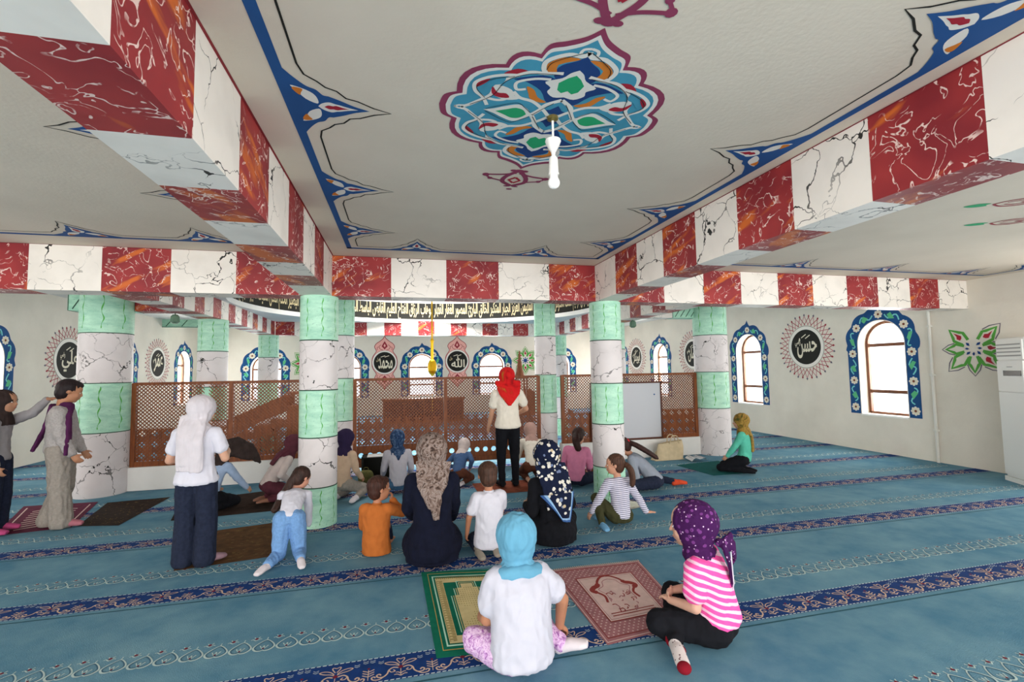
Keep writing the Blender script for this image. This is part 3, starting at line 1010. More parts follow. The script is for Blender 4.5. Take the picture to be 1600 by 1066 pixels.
def paint_border(A, cx, w, z0, zs, wid, tip=True):
    """blue scalloped frame with flowers around an arched opening"""
    r = w / 2 + .015
    R = r + wid
    def path(rr, t):                # t 0..1 along left leg, arch, right leg
        leg = zs - z0
        L = 2 * leg + PI * rr
        s = t * L
        if s < leg:
            return (cx - rr, z0 + s)
        if s < leg + PI * rr:
            a = PI - (s - leg) / rr
            return (cx + rr * math.cos(a), zs + rr * math.sin(a))
        return (cx + rr, zs - (s - leg - PI * rr))
    n = 110
    outer, inner, rim = [], [], []
    for i in range(n + 1):
        t = i / n
        x, z = path(R, t)
        k = 0.
        dx, dz = x - cx, z - zs
        if dz > -.12:
            a = math.atan2(dz, dx)
            k = .045 * abs(math.sin(a * 5.5 + PI / 2 * 0)) + .0
            l = math.hypot(dx, dz)
            x, z = cx + dx * (1 + k / l), zs + dz * (1 + k / l)
            if tip and abs(a - PI / 2) < .09:
                z += .11 * (1 - abs(a - PI / 2) / .09)
        outer.append((x, z))
        inner.append(path(r, t))
        rim.append(path(r - .012, t))
    for i in range(n):
        A.fill([outer[i], outer[i + 1], inner[i + 1], inner[i]], P_DKB, 0)
    mid = r + wid * .5
    leg = zs - z0
    L = 2 * leg + PI * mid
    nf = 9
    for i in range(nf):
        t = (.12 + i * (L - .24) / (nf - 1)) / L
        x, z = path(mid, t)
        A.disc((x, z), wid * .33, P_CREAM, 2, 12)
        for q in range(8):
            A.disc((x + wid * .29 * math.cos(q * PI / 4), z + wid * .29 * math.sin(q * PI / 4)), wid * .11, P_WHT, 1, 7)
        A.disc((x, z), wid * .12, P_BRN, 3, 6)
        if i < nf - 1:
            t2 = (.12 + (i + 1) * (L - .24) / (nf - 1)) / L
            sg = 1 if i % 2 else -1
            pp = [path(mid + sg * wid * .28 * math.sin(PI * 2 * j / 8), t + (t2 - t) * (.22 + .56 * j / 8)) for j in range(9)]
            A.stroke(pp, wid * .12, P_AQUA, 1)
            c0 = path(mid, (t + t2) / 2)
            c1 = path(mid + wid * .3, (t + t2) / 2 + .008)
            c2 = path(mid - wid * .3, (t + t2) / 2 + .012)
            c3 = path(mid + wid * .02, (t + t2) / 2 + .022)
            A.fill([path(mid - wid * .1, (t + t2) / 2 - .012), c1, c3, c2], P_MINT, 2)


def window(cx, w, z0, zs, mp, wallname, wid, where, name_n):
    f = lambda u, v, l: mp(u, v, -.002 - .0006 * l)
    # frame set back in the wall
    mb = MB()
    r = w / 2
    D = .2
    pts = arch(cx, w - .05, z0 + .02, zs, 16)
    P3 = [V(mp(a, b, D)) for a, b in pts]
    nrm = V(mp(0, 0, 1)) - V(mp(0, 0, 0))
    for i in range(len(P3)):
        mb.bar(P3[i], P3[(i + 1) % len(P3)], .05, .055, W_FRAME, nrm)
    for z in (zs - .02, z0 + .42):
        mb.bar(mp(cx - r + .03, z, D), mp(cx + r - .03, z, D), .06, .05, W_FRAME, nrm)
    fr = tag(mb.build('window_%d' % name_n), kind='structure')
    g = MB()
    g.poly([mp(a, b, D + .012) for a, b in pts], M_GLASS)
    g.build('pane', fr)
    s = MB()
    a0, a1 = V(mp(cx - r, z0 - .03, -.015)), V(mp(cx + r, z0 + .004, .29))
    lo, hi = [min(p, q) for p, q in zip(a0, a1)], [max(p, q) for p, q in zip(a0, a1)]
    s.box(lo, hi, M_WPLAST)
    s.build('window_sill', fr)
    q = MB()
    paint_border(Art(q, f), cx, w, z0, zs, wid)
    b = q.build('painted_border', fr, weld=False)
    b['label'] = 'blue painted arch border of white flowers'


k = 1
for y in RIGHT_WIN_Y:
    window(y, WW, WZ0, WZS, mapR, wR, .2, '', k); k += 1
for y in LEFT_WIN_Y:
    window(y, WW, WZ0, WZS - .05, mapL, wL, .2, '', k); k += 1
for x in BACK_WIN_X:
    window(x, BW_W, WZ0, BW_ZS, mapB, wB, .27, '', k); k += 1
for x in (-4.9, -1.9, 1.1, 4.1, 7.0):
    mb = MB()
    for a, b in (((x - 1.22, .28), (x - 1.22, 2.67)), ((x + 1.22, .28), (x + 1.22, 2.67)), ((x, .28), (x, 2.67)), ((x - 1.22, .28), (x + 1.22, .28)), ((x - 1.22, 2.67), (x + 1.22, 2.67))):
        mb.bar((a[0], YR - .12, a[1]), (b[0], YR - .12, b[1]), .06, .06, W_FRAME, (0, 1, 0))
    tag(mb.build('window_%d' % k), kind='structure')
    k += 1


# ------------------------------------------------------------------ wall paintings
def sun_medallion(parent, cx, cz, mp, txt, hole=None, label=None):
    mb = MB()
    A = Art(mb, lambda u, v, l: mp(u, v, -.002 - .0006 * l))
    n = 36
    for i in range(n):
        a = 2 * PI * i / n
        R1 = .47
        tipr = .645 + (.02 if i % 2 else 0)
        c = P_CRIM if i % 2 == 0 else flatpink
        for sgn in (-1, 1):
            b = a + sgn * 2 * PI / n * 1.15
            A.stroke([(cx + R1 * math.cos(b), cz + R1 * math.sin(b)), (cx + tipr * math.cos(a), cz + tipr * math.sin(a))], .014, c, 0)
        d = .024
        t = tipr + .015
        A.fill([(cx + (t + d * 1.6) * math.cos(a), cz + (t + d * 1.6) * math.sin(a)), (cx + t * math.cos(a) - d * math.sin(a), cz + t * math.sin(a) + d * math.cos(a)),
                (cx + (t - d) * math.cos(a), cz + (t - d) * math.sin(a)), (cx + t * math.cos(a) + d * math.sin(a), cz + t * math.sin(a) - d * math.cos(a))], P_CRIM if i % 2 == 0 else P_GREYV, 1)
    A.disc((cx, cz), .455, P_BLK, 1, 48)
    A.disc((cx, cz), .447, P_WHT, 2, 48)
    A.disc((cx, cz), .375, P_BLK, 3, 48)
    flip = -1 if mp is mapR else 1
    A2 = Art(mb, lambda u, v, l: mp(cx + (u - cx) * flip, v, -.002 - .0006 * l))
    put_text(A2, txt, cx + .03, cz - .02, .5, .44, P_CREAM, 5)
    put_text(A2, 'رضي', cx - .2, cz + .08, .14, .16, P_CREAM, 5)
    A2.stroke([(cx - .1, cz + .2), (cx + .02, cz + .27)], .02, P_CREAM, 5)
    A2.stroke([(cx + .0, cz + .18), (cx + .12, cz + .25)], .02, P_CREAM, 5)
    o = mb.build('calligraphy_medallion', parent, weld=False)
    o['label'] = label or 'round black calligraphy medallion ringed by crimson rays'
    return o


flatpink = flat('faded_crimson_paint', (186, 112, 120))
sun_medallion(wR, 8.30, 2.0, mapR, 'حسن')
sun_medallion(wR, 12.30, 2.0, mapR, 'عثمان')
sun_medallion(wR, 15.72, 2.0, mapR, 'ابوبكر')
sun_medallion(wL, 11.56, 1.95, mapL, 'علي')
sun_medallion(wL, 15.22, 1.95, mapL, 'عمر')


def crowned_medallion(cx, cz, txt):
    mb = MB()
    A = Art(mb, lambda u, v, l: mapB(u, v, -.002 - .0006 * l))
    for s in (1, -1):
        half = [(.46, 0), (.43, .2), (.33, .36), (.3, .44), (.36, .58), (.3, .70), (.16, .80), (.05, .9), (0, 1.0)]
        h = spline([(a, s * b) for a, b in half], 5)
        for q in (1, -1):
            A.stroke([(cx + q * a, cz + b) for a, b in h], .022, P_CRIM, 2)
            for r in (spline([(.06, s * .46), (.16, s * .5), (.2, s * .6), (.12, s * .66)], 4), spline([(.26, s * .46), (.27, s * .55), (.22, s * .58)], 4)):
                A.stroke([(cx + q * a, cz + b) for a, b in r], .016, P_CRIM, 2)
        inner = [(cx + a, cz + b) for a, b in h] + [(cx - a, cz + b) for a, b in reversed(h[:-1])]
        A.fill(inner, P_PINK, 0)
        A.fill([(cx, cz + s * .8), (cx - .07, cz + s * .68), (cx - .11, cz + s * .6), (cx - .05, cz + s * .54), (cx, cz + s * .48), (cx + .05, cz + s * .54), (cx + .11, cz + s * .6), (cx + .07, cz + s * .68)], P_CRIM, 3)
        A.fill([(cx, cz + s * .7), (cx - .04, cz + s * .62), (cx, cz + s * .57), (cx + .04, cz + s * .62)], P_PINK, 4)
    A.disc((cx, cz), .455, P_CRIM, 3, 48)
    A.disc((cx, cz), .445, P_WHT, 4, 48)
    A.disc((cx, cz), .39, P_BLK, 5, 48)
    put_text(A, txt, cx + .03, cz - .03, .52, .42, P_CREAM, 6)
    put_text(A, 'جل', cx - .24, cz + .1, .12, .16, P_GOLDT, 6)
    for k in (0, 1):
        A.stroke([(cx - .14 + .14 * k, cz + .2), (cx + .02 + .14 * k, cz + .25)], .022, P_CREAM, 6)
    o = mb.build('calligraphy_medallion', wB, weld=False)
    o['label'] = 'round black calligraphy medallion with salmon crowns above and below'


crowned_medallion(-.54, 1.96, 'محمد')
crowned_medallion(2.17, 1.98, 'ﷲ')


def star(parent, cx, cz, mp, R, worn=False):
    mb = MB()
    A = Art(mb, lambda u, v, l: mp(u, v, -.002 - .0006 * l))
    rnd = random.Random(3)
    for i in range(8):
        a = PI / 4 * i
        big = i % 2
        RR = R * (1.18 if big and worn else 1.)
        pt = lambda r, da: (cx + r * RR * math.cos(a + da), cz + r * RR * math.sin(a + da))
        if not (worn and i in (1, 2)):
            A.stroke([pt(.62, -.36), pt(.8, -.2), pt(1., 0), pt(.8, .2), pt(.62, .36)], .018 * R * 2, P_GREYV if worn else P_LGRN, 1)
        if worn and i == 2:
            continue
        A.stroke([pt(.30, -.36), pt(.56, -.32), pt(.62, -.2), pt(.86, 0), pt(.62, .2), pt(.56, .32), pt(.30, .36)], .1 * R, P_LGRN, 2)
        if not (worn and rnd.random() < .25):
            A.fill([pt(.42, -.12), pt(.52, -.16), pt(.58, -.04), pt(.72, 0), pt(.58, .08), pt(.5, .15), pt(.44, .06)], P_RED if big or not worn else P_CRIM, 3)
        A.fill([pt(.12, -.1), pt(.2, -.22), pt(.27, 0), pt(.2, .22)], P_NAVY if worn else P_BLUE, 3)
    if not worn:
        A.disc((cx, cz), R * .14, P_NAVY, 4, 8)
    o = mb.build('painted_star', parent, weld=False)
    o['label'] = 'eight pointed green painted flower star' + (', partly worn away' if worn else '')


star(wR, 5.28, 1.82, mapR, .42, True)
star(wB, 4.9, 1.98, mapB, .56)
star(wB, -3.25, 1.95, mapB, .56)
# ================================================================== PIPE, AIR CONDITIONER, LAMP, CHANDELIER
mb = MB()
mb.tube([(XR - .03, 5.85, .0), (XR - .03, 5.85, HB + .4)], .022, M_PIPE, 10)
for z in (.5, 1.4, 2.2):
    mb.box((XR - .06, 5.82, z), (XR, 5.88, z + .03), M_PIPE)
tag(mb.build('heating_pipe', smooth=True), 'thin white vertical pipe on the right wall between window and star painting', 'pipe')

ac = empty('air_conditioner', (8.155, 4.395, 0), math.radians(-30), 'tall white floor standing air conditioner by the right wall', 'air conditioner')
M_AC = flat('air_conditioner_white', (226, 226, 222), .35)
M_ACD = flat('air_conditioner_seam_grey', (150, 150, 148), .5)
M_DARK = flat('dark_display', (22, 18, 24), .2)
mb = MB()
mb.box((-.25, -.25, .06), (.2, .25, 1.93), M_AC)
o = mb.build('body', ac)
bv = o.modifiers.new('bevel', 'BEVEL')
bv.width = .012
bv.segments = 2
mb = MB()
mb.box((-.265, -.265, 0), (.21, .265, .06), M_AC)
mb.build('base', ac)
mb = MB()
mb.box((-.275, -.235, .1), (-.248, .235, 1.2), M_AC)
mb.build('front_panel', ac)
mb = MB()
mb.box((-.275, -.235, 1.21), (-.248, .235, 1.62), M_AC)
mb.build('control_panel', ac)
mb = MB()
mb.box((-.279, -.2, 1.42), (-.274, .12, 1.49), M_DARK)
mb.box((-.278, -.05, 1.535), (-.274, .05, 1.545), M_ACD)
mb.build('display', ac)
mb = MB()
mb.box((-.27, -.235, 1.64), (-.248, .235, 1.9), M_AC)
for z in (1.68, 1.73, 1.78, 1.83):
    mb.box((-.275, -.21, z), (-.268, .22, z + .018), M_ACD)
mb.build('air_outlet', ac)

bx, by = .748, 2.16
lamp = empty('pendant_lamp', (bx, by, HC), 0, 'bare white bulb hanging on a cord under the painted ceiling medallion', 'lamp')
mb = MB()
mb.lathe([(.0, 0), (.028, -.002), (.028, -.016), (.012, -.024), (0, -.024)], flat('brass_hook', (140, 124, 70), .4, .6), 14)
mb.build('ceiling_hook', lamp, smooth=True)
mb = MB()
mb.tube([(0, 0, -.02), (0, 0, -.14)], .006, M_WPLAST, 8)
mb.build('cord', lamp, smooth=True)
mb = MB()
mb.lathe([(0, -.12), (.038, -.122), (.04, -.13), (.03, -.155), (.012, -.185), (.009, -.2), (.009, -.215), (0, -.215)], M_WPLAST, 20)
mb.build('ceiling_cup', lamp, smooth=True)
mb = MB()
mb.lathe([(0, -.205), (.014, -.207), (.022, -.22), (.024, -.29), (.026, -.292), (.026, -.302), (0, -.302)], M_WPLAST, 20)
mb.build('lamp_holder', lamp, smooth=True)
M_BULB = flat('opal_glass', (250, 248, 245), .2)
mb = MB()
mb.lathe([(0, -.3)] + [(.018, -.3), (.021, -.315)] + [(.03 * math.sin(t), -.342 + .03 * math.cos(t)) for t in [PI * i / 10 for i in range(3, 11)]], M_BULB, 24)
mb.build('bulb', lamp, smooth=True)

ch = empty('chandelier_stem', (.55, 8.2, 0), 0, 'long gold chandelier stem with a faceted ball hanging behind the screen', 'chandelier')
mb = MB()
mb.tube([(0, 0, 2.12), (0, 0, 6.25)], .013, M_GOLD, 10)
mb.build('rod', ch, smooth=True)
mb = MB()
mb.tube([(0, 0, 1.76), (0, 0, 2.14)], .026, M_GOLD, 10)
mb.lathe([(0, 2.18), (.02, 2.17), (.035, 2.13), (.026, 2.1)], M_GOLD, 12)
mb.build('sleeve', ch, smooth=True)
mb = MB()
mb.lathe([(0, 1.82), (.03, 1.81), (.055, 1.78), (.075, 1.73), (.082, 1.67), (.075, 1.61), (.05, 1.56), (.02, 1.53), (0, 1.5)], M_GOLD, 12)
mb.build('ball', ch)
mb = MB()
mb.tube([(0, 0, 1.5), (0, 0, .9)], .004, M_GOLD, 6)
mb.build('chain', ch)
mb = MB()
for k in range(8):
    a = PI / 4 * k
    mb.tube([(0.0, 0, 1.6), (.35 * math.cos(a), .35 * math.sin(a), 3.7 - 2.1 + 2.2), (.9 * math.cos(a), .9 * math.sin(a), 3.9)], .01, M_GOLD, 6) if False else None
M_LANT = flat('green_glass', (90, 120, 100), .2, .1, .6)
for (x, y, z, lab) in ((-3.02, 7.35, 2.38, 'small green glass lantern under the left side beam'), (3.9, 7.3, 2.36, 'small green glass lantern under the right side beam')):
    r = empty('hanging_lantern', (x, y, z), 0, lab, 'lantern')
    mb = MB()
    mb.lathe([(0, .06), (.03, .06), (.055, .03), (.06, -.04), (.03, -.065), (0, -.065)], M_LANT, 8)
    mb.build('glass', r)
    mb = MB()
    mb.tube([(0, 0, .05), (0, 0, 3.22 - z if x < -2.9 else 2.53 - z + .3)], .006, P_BLK, 6)
    mb.build('cord', r)


# ================================================================== LATTICE SCREEN
def lattice(mb, x0, x1, z0, z1, y, pitch=.0515, w=.0125, th=.008):
    """diagonal slats clipped to the rectangle, two layers"""
    W_, H_ = x1 - x0, z1 - z0
    for sgn in (1, -1):
        k = -H_
        while k < W_:
            # line x = k + t, z = t  (or mirrored)
            t0, t1 = max(0, -k), min(H_, W_ - k)
            if t1 - t0 > .015:
                a, b = (k + t0, t0), (k + t1, t1)
                if sgn < 0:
                    a, b = (W_ - a[0], a[1]), (W_ - b[0], b[1])
                yy = y + (th / 2 if sgn > 0 else -th / 2)
                mb.bar((x0 + a[0], yy, z0 + a[1]), (x0 + b[0], yy, z0 + b[1]), th, w, W_LAT, (0, 0, 1))
            k += pitch


def rosettes(mb, x0, x1, z0, z1, y, pitch=.0515):
    """dense lower field: plates close all but small clusters of diamonds"""
    h = pitch / 2
    nz = int((z1 - z0) / h)
    nx = int((x1 - x0) / h)
    for j in range(1, nz):
        for i in range(1, nx):
            if (i + j) % 2 == 0:
                continue
            q, r = i % 6, j % 6
            if (q in (2, 3, 4) and r in (2, 3, 4)):
                mb_ok = (q, r) in ((3, 2), (2, 3), (4, 3), (3, 4))
                if mb_ok:
                    continue
            x, z, s = x0 + i * h, z0 + j * h, h * .92
            mb.poly([(x - s, y + .002, z), (x, y + .002, z - s), (x + s, y + .002, z), (x, y + .002, z + s)], W_LAT)
            mb.poly([(x - s, y - .004, z), (x, y - .004, z - s), (x + s, y - .004, z), (x, y - .004, z + s)], W_LAT)


FY = 7.76
def screen(x0, x1, zb, posts, label, mid=None, holes=False):
    r = empty('lattice_screen', (0, 0, 0), 0, label, 'lattice screen', 'carved wooden lattice screen panels')
    top = 1.5
    split = .86 if not holes else .9
    xs = [x0] + posts + [x1]
    for x in xs:
        mb = MB()
        mb.box((x - .028, FY - .03, zb), (x + .028, FY + .03, top), W_LAT)
        mb.build('post', r)
    for (z, hh) in ((top - .035, .04), (zb, .07)):
        mb = MB()
        mb.box((x0, FY - .024, z), (x1, FY + .024, z + hh), W_LAT)
        mb.build('rail', r)
    for a, b in zip(xs, xs[1:]):
        mb = MB()
        lattice(mb, a + .03, b - .03, split, top - .03, FY)
        mb.build('lattice', r, weld=False)
        mb = MB()
        zl = zb + (.33 if holes else .06)
        lattice(mb, a + .03, b - .03, zl, split, FY, .0515, .014)
        rosettes(mb, a + .03, b - .03, zl, split, FY)
        mb.build('carved_field', r, weld=False)
        if holes:
            # board with a row of round holes
            mb = MB()
            z0, z1 = zb + .07, zl
            n = max(1, int((b - a) / .135))
            st = (b - a - .06) / n
            zc = (z0 + z1) / 2 - .02
            rr = .042
            for i in range(n):
                xx = a + .03 + st * (i + .5)
                m_ = 16
                ring = [(xx + rr * math.cos(2 * PI * q / m_ + PI / 4), zc + rr * math.sin(2 * PI * q / m_ + PI / 4)) for q in range(m_)]
                sq = [(xx + st / 2, z1), (xx - st / 2, z1), (xx - st / 2, z0), (xx + st / 2, z0)]
                for side in range(4):
                    arc = [ring[(side * 4 + q) % m_] for q in range(5)]
                    for yy in (FY - .008, FY + .008):
                        pp = [sq[side], sq[(side + 1) % 4]] + arc[::-1]
                        mb.poly([(p[0], yy, p[1]) for p in pp], W_LAT)
            mb.build('pierced_board', r, weld=False)
    return r


screen(-3.66, -1.12, .32, [-2.42], 'left lattice screen on a white kerb, behind the standing girl in white scarf')
screen(-.68, 2.32, .12, [.73], 'middle lattice screen with a row of round holes, behind the standing woman in red', holes=True)
screen(2.76, 5.38, .32, [], 'right lattice screen behind the whiteboard')
for (x0, x1, lab) in ((-3.72, -1.1, 'left'), (2.73, 5.42, 'right')):
    mb = MB()
    mb.box((x0, FY - .07, 0), (x1, FY + .12, .32), M_SOFF)
    tag(mb.build('baseboard_' + lab), kind='structure')

# whiteboard leaning on the screen
wb = empty('whiteboard', (3.95, 7.705, .342), 0, 'white board in a dark frame leaning on the right lattice screen', 'whiteboard')
mb = MB()
for a, b in (((-.68, 0), (-.68, 1.0)), ((.68, 0), (.68, 1.0)), ((-.7, 0), (.7, 0)), ((-.7, 1.0), (.7, 1.0))):
    mb.bar((a[0], 0, a[1]), (b[0], .0, b[1]), .03, .035, W_DARK, (0, 1, 0))
mb.build('frame', wb)
mb = MB()
mb.box((-.67, -.004, .01), (.67, .008, .99), flat('board_surface', (196, 198, 204), .35))
mb.build('writing_surface', wb)
mb = MB()
mb.lathe([(0, -.012), (.012, -.012), (.012, 0)], P_BLUE, 10)
o = mb.build('magnet', wb)
o.rotation_euler[0] = -PI / 2
o.location = (.54, -.012, .78)
wb.rotation_euler[0] = 0.

# ------------------------------------------------------------------ carved furniture seen through the screen
def carved_panel(name, pts, y, th, label, cat, m=W_BACK):
    mb = MB()
    for yy in (y, y + th):
        mb.poly([(a, yy, b) for a, b in pts], m)
    n = len(pts)
    for i in range(n):
        a, b = pts[i], pts[(i + 1) % n]
        mb.poly([(a[0], y, a[1]), (b[0], y, b[1]), (b[0], y + th, b[1]), (a[0], y + th, a[1])], m)
    return tag(mb.build(name, weld=False), label, cat)


r = empty('pulpit', (-3.1, 10.6, 0), 0, 'carved wooden pulpit with slanted stair rail, seen through the left screen', 'pulpit')
mb = MB()
for y in (-.35, .35):
    for yy in (y - .02, y + .02):
        mb.poly([(-.9, yy, .08), (.9, yy, .86), (.9, yy, 1.15), (-.9, yy, .35)], W_BACK)
    mb.bar((-.9, y, .36), (.9, y, 1.16), .06, .06, W_BACK)
mb.build('stair_rail', r, weld=False)
mb = MB()
for i in range(6):
    mb.box((-.9 + i * .3, -.33, .02 + i * .1), (-.6 + i * .3, .33, .08 + i * .12), W_BACK)
    mb.box((-.9 + i * .3, -.03, 0), (-.86 + i * .3, .03, .06 + i * .1), W_BACK)
mb.build('steps', r)
mb = MB()
mb.tube([(1.05, 0, 1.18), (1.05, 0, 1.22)], .25, W_BACK, 20)
mb.box((.9, -.35, 0), (1.3, .35, .95), W_BACK)
mb.build('seat', r)

r = empty('low_bookcase', (.75, 15.2, 0), 0, 'long low brown bookcase far behind the middle screen', 'bookcase')
mb = MB()
mb.box((-1.25, -.2, .0), (1.25, .2, .72), W_BACK)
mb.box((-1.3, -.23, .72), (1.3, .23, .76), W_BACK)
mb.build('cabinet', r)
for i in range(4):
    mb = MB()
    mb.box((-1.2 + i * .61, -.215, .06), (-.63 + i * .61, -.2, .68), W_DARK)
    mb.build('door', r)

r = empty('minbar', (4.17, 16.2, 0), 0, 'tall wooden minbar with a pointed spire behind the middle screen', 'minbar')
mb = MB()
mb.lathe([(.0, 2.3), (.03, 2.25), (.05, 2.0), (.12, 1.6), (.2, 1.32), (.22, 1.3), (0, 1.3)], W_BACK, 12)
mb.build('spire', r)
mb = MB()
for sx in (-.2, .2):
    for sy in (-.2, .2):
        mb.box((sx - .03, sy - .03, 0), (sx + .03, sy + .03, 1.32), W_BACK)
mb.box((-.25, -.25, 0), (.25, .25, .6), W_BACK)
mb.build('canopy_base', r)
mb = MB()
for yy in (-.25, .25):
    mb.poly([(.25, yy, 0), (1.9, yy, 0), (1.9, yy, .1), (.25, yy, .95)], W_BACK)
    mb.poly([(.25, yy + .03, 0), (1.9, yy + .03, 0), (1.9, yy + .03, .1), (.25, yy + .03, .95)], W_BACK)
mb.build('stair_rail', r, weld=False)

# low dark cabinet at the opening of the screen
r = empty('low_cabinet', (-.3, 7.35, 0), 0, 'low black cabinet with a white cloth on top, under the middle screen', 'cabinet')
mb = MB()
mb.box((-.24, -.13, .0), (.24, .16, .03), P_BLK)
mb.box((-.24, -.13, .0), (-.22, .16, .36), P_BLK)
mb.box((.22, -.13, .0), (.24, .16, .36), P_BLK)
mb.box((-.24, -.13, .34), (.24, .16, .36), P_BLK)
mb.box((-.24, .14, .0), (.24, .16, .36), P_BLK)
mb.build('body', r)
mb = MB()
mb.box((-.16, -.14, .361), (.12, .1, .372), flat('cloth_white', (206, 206, 204)))
mb.build('cloth', r)


# ================================================================== RUGS, BAG, BOOKS
def quad_rug(name, corners, m_edge, label, group=None, paint=None, z=.001, fringe=None):
    """corners: near-left, near-right, far-right, far-left; paint(Art) draws in unit square u (across), v (to far)"""
    nl, nr, fr, fl = [V((*c, 0)) for c in corners]
    def f(u, v, l=0):
        p = nl.lerp(nr, u).lerp(fl.lerp(fr, u), v)
        w = .004 * math.sin(9 * u + 5 * v) + .003 * math.sin(17 * v - 6 * u)
        return (p.x, p.y, z + w * .25 + .0027 + .0006 * l)
    mb = MB()
    n = 14
    for i in range(n):
        for j in range(n):
            u0, u1, v0, v1 = i / n, (i + 1) / n, j / n, (j + 1) / n
            mb.poly([f(u0, v0), f(u1, v0), f(u1, v1), f(u0, v1)], m_edge)
            mb.poly([(*f(a, b)[:2], .003) for a, b in ((u0, v0), (u1, v0), (u1, v1), (u0, v1))], m_edge)
    edge = [(i / n, 0) for i in range(n)] + [(1, i / n) for i in range(n)] + [(1 - i / n, 1) for i in range(n)] + [(0, 1 - i / n) for i in range(n)]
    for a, b in zip(edge, edge[1:] + edge[:1]):
        mb.poly([f(*a), f(*b), (*f(*b)[:2], .003), (*f(*a)[:2], .003)], m_edge)
    if paint:
        q = MB()
        paint(Art(q, lambda u, v, l: (lambda p: (p[0], p[1], p[2] + .001))(f(u, v, l + 1))))
        base = len(mb.v)
        mb.v += q.v
        for fc, mi in zip(q.f, q.mi):
            mb.f.append(tuple(i + base for i in fc))
            mb.mi.append(mb.mat(q.mats[mi]))
    o = tag(mb.build(name, weld=False), label, 'prayer rug', group)
    if fringe:
        mb = MB()
        for v, sg in ((1, 1),) if fringe == 1 else ((0, -1), (1, 1)):
            for i in range(46):
                u = i / 45
                a = V(f(u, v))
                d = (V(f(u, 1)) - V(f(u, 0))).normalized() * sg
                mb.bar(a, a + d * .028 - V((0, 0, .004)), .006, .003, M_FRINGE)
        mb.build('fringe', o, weld=False)
    return o


M_FRINGE = fabric('rug_fringe', (206, 190, 172))
G_DK = fabric('green_pile', (10, 104, 82), .12)
G_BD = fabric('olive_gold_pile', (176, 152, 84), .12)
G_CR = fabric('sand_pile', (206, 190, 140), .08)
G_MT = fabric('pale_mint_pile', (178, 222, 200), .05)


def rugpaint_green(A):
    R = lambda u0, v0, u1, v1, m, l: [A.fill([(u0 + (u1 - u0) * i / 8, v0), (u0 + (u1 - u0) * (i + 1) / 8, v0), (u0 + (u1 - u0) * (i + 1) / 8, v1), (u0 + (u1 - u0) * i / 8, v1)], m, l) for i in range(8)]
    def ring(a, w, m, l, top=.93):
        for (u0, v0, u1, v1) in ((a, a * .7, a + w, top - (a - .1)), (1 - a - w, a * .7, 1 - a, top - (a - .1)), (a, a * .7, 1 - a, a * .7 + w * .8), (a, top - (a - .1) - w * .8, 1 - a, top - (a - .1))):
            n = 10
            for i in range(n):
                if u1 - u0 > v1 - v0:
                    A.fill([(u0 + (u1 - u0) * i / n, v0), (u0 + (u1 - u0) * (i + 1) / n, v0), (u0 + (u1 - u0) * (i + 1) / n, v1), (u0 + (u1 - u0) * i / n, v1)], m, l)
                else:
                    A.fill([(u0, v0 + (v1 - v0) * i / n), (u1, v0 + (v1 - v0) * i / n), (u1, v0 + (v1 - v0) * (i + 1) / n), (u0, v0 + (v1 - v0) * (i + 1) / n)], m, l)
    ring(.07, .008, G_BD, 1)
    ring(.115, .016, G_MT, 1)
    ring(.15, .085, G_CR, 1)
    # Greek key
    n = 26
    for s in (0, 1):
        for i in range(n):
            v = .12 + i * .72 / n
            u0, u1 = (.16, .225) if s == 0 else (1 - .225, 1 - .16)
            A.stroke([(u0, v), (u0, v + .02), (u1, v + .02), (u1, v + .007), (u0 + .03, v + .007)], .006, P_OLV, 3)
    for i in range(14):
        u = .17 + i * .66 / 14
        A.stroke([(u, .86), (u, .895), (u + .03, .895), (u + .03, .87), (u + .015, .87)], .008, P_OLV, 3)
    # stepped niche
    def niche(g, m, l):
        pts = [(.33 - g, .2), (.33 - g, .62), (.38 - g, .62), (.38 - g, .72), (.43 - g, .72), (.43 - g, .78 + g), (.57 + g, .78 + g), (.57 + g, .72), (.62 + g, .72), (.62 + g, .62), (.67 + g, .62), (.67 + g, .2)]
        A.fill(pts, m, l)
    niche(.045, G_MT, 1)
    niche(.035, G_DK, 2)
    niche(.02, G_CR, 3)
    niche(.012, G_DK, 4)
    niche(0, G_CR, 5)
    for i in range(12):
        for j in range(20):
            u, v = .35 + i * .027, .22 + j * .026
            if v > .6 and (u < .4 or u > .6) or v > .7 and (u < .45 or u > .56):
                continue
            A.fill([(u - .006, v), (u, v - .005), (u + .006, v), (u, v + .005)], P_OLV, 7)


P_OLV = fabric('olive_motif_pile', (120, 104, 40))
quad_rug('prayer_rug', [(.20, 2.74), (.80, 2.70), (.79, 3.80), (.166, 3.905)], G_DK, 'green prayer rug with a gold key border, under the woman in light blue scarf', None, rugpaint_green)
D_PK = fabric('dusty_rose_pile', (158, 108, 112), .12)
D_LT = fabric('pale_rose_pile', (206, 178, 172), .08)
D_RD = fabric('brick_red_pile', (138, 56, 52), .1)


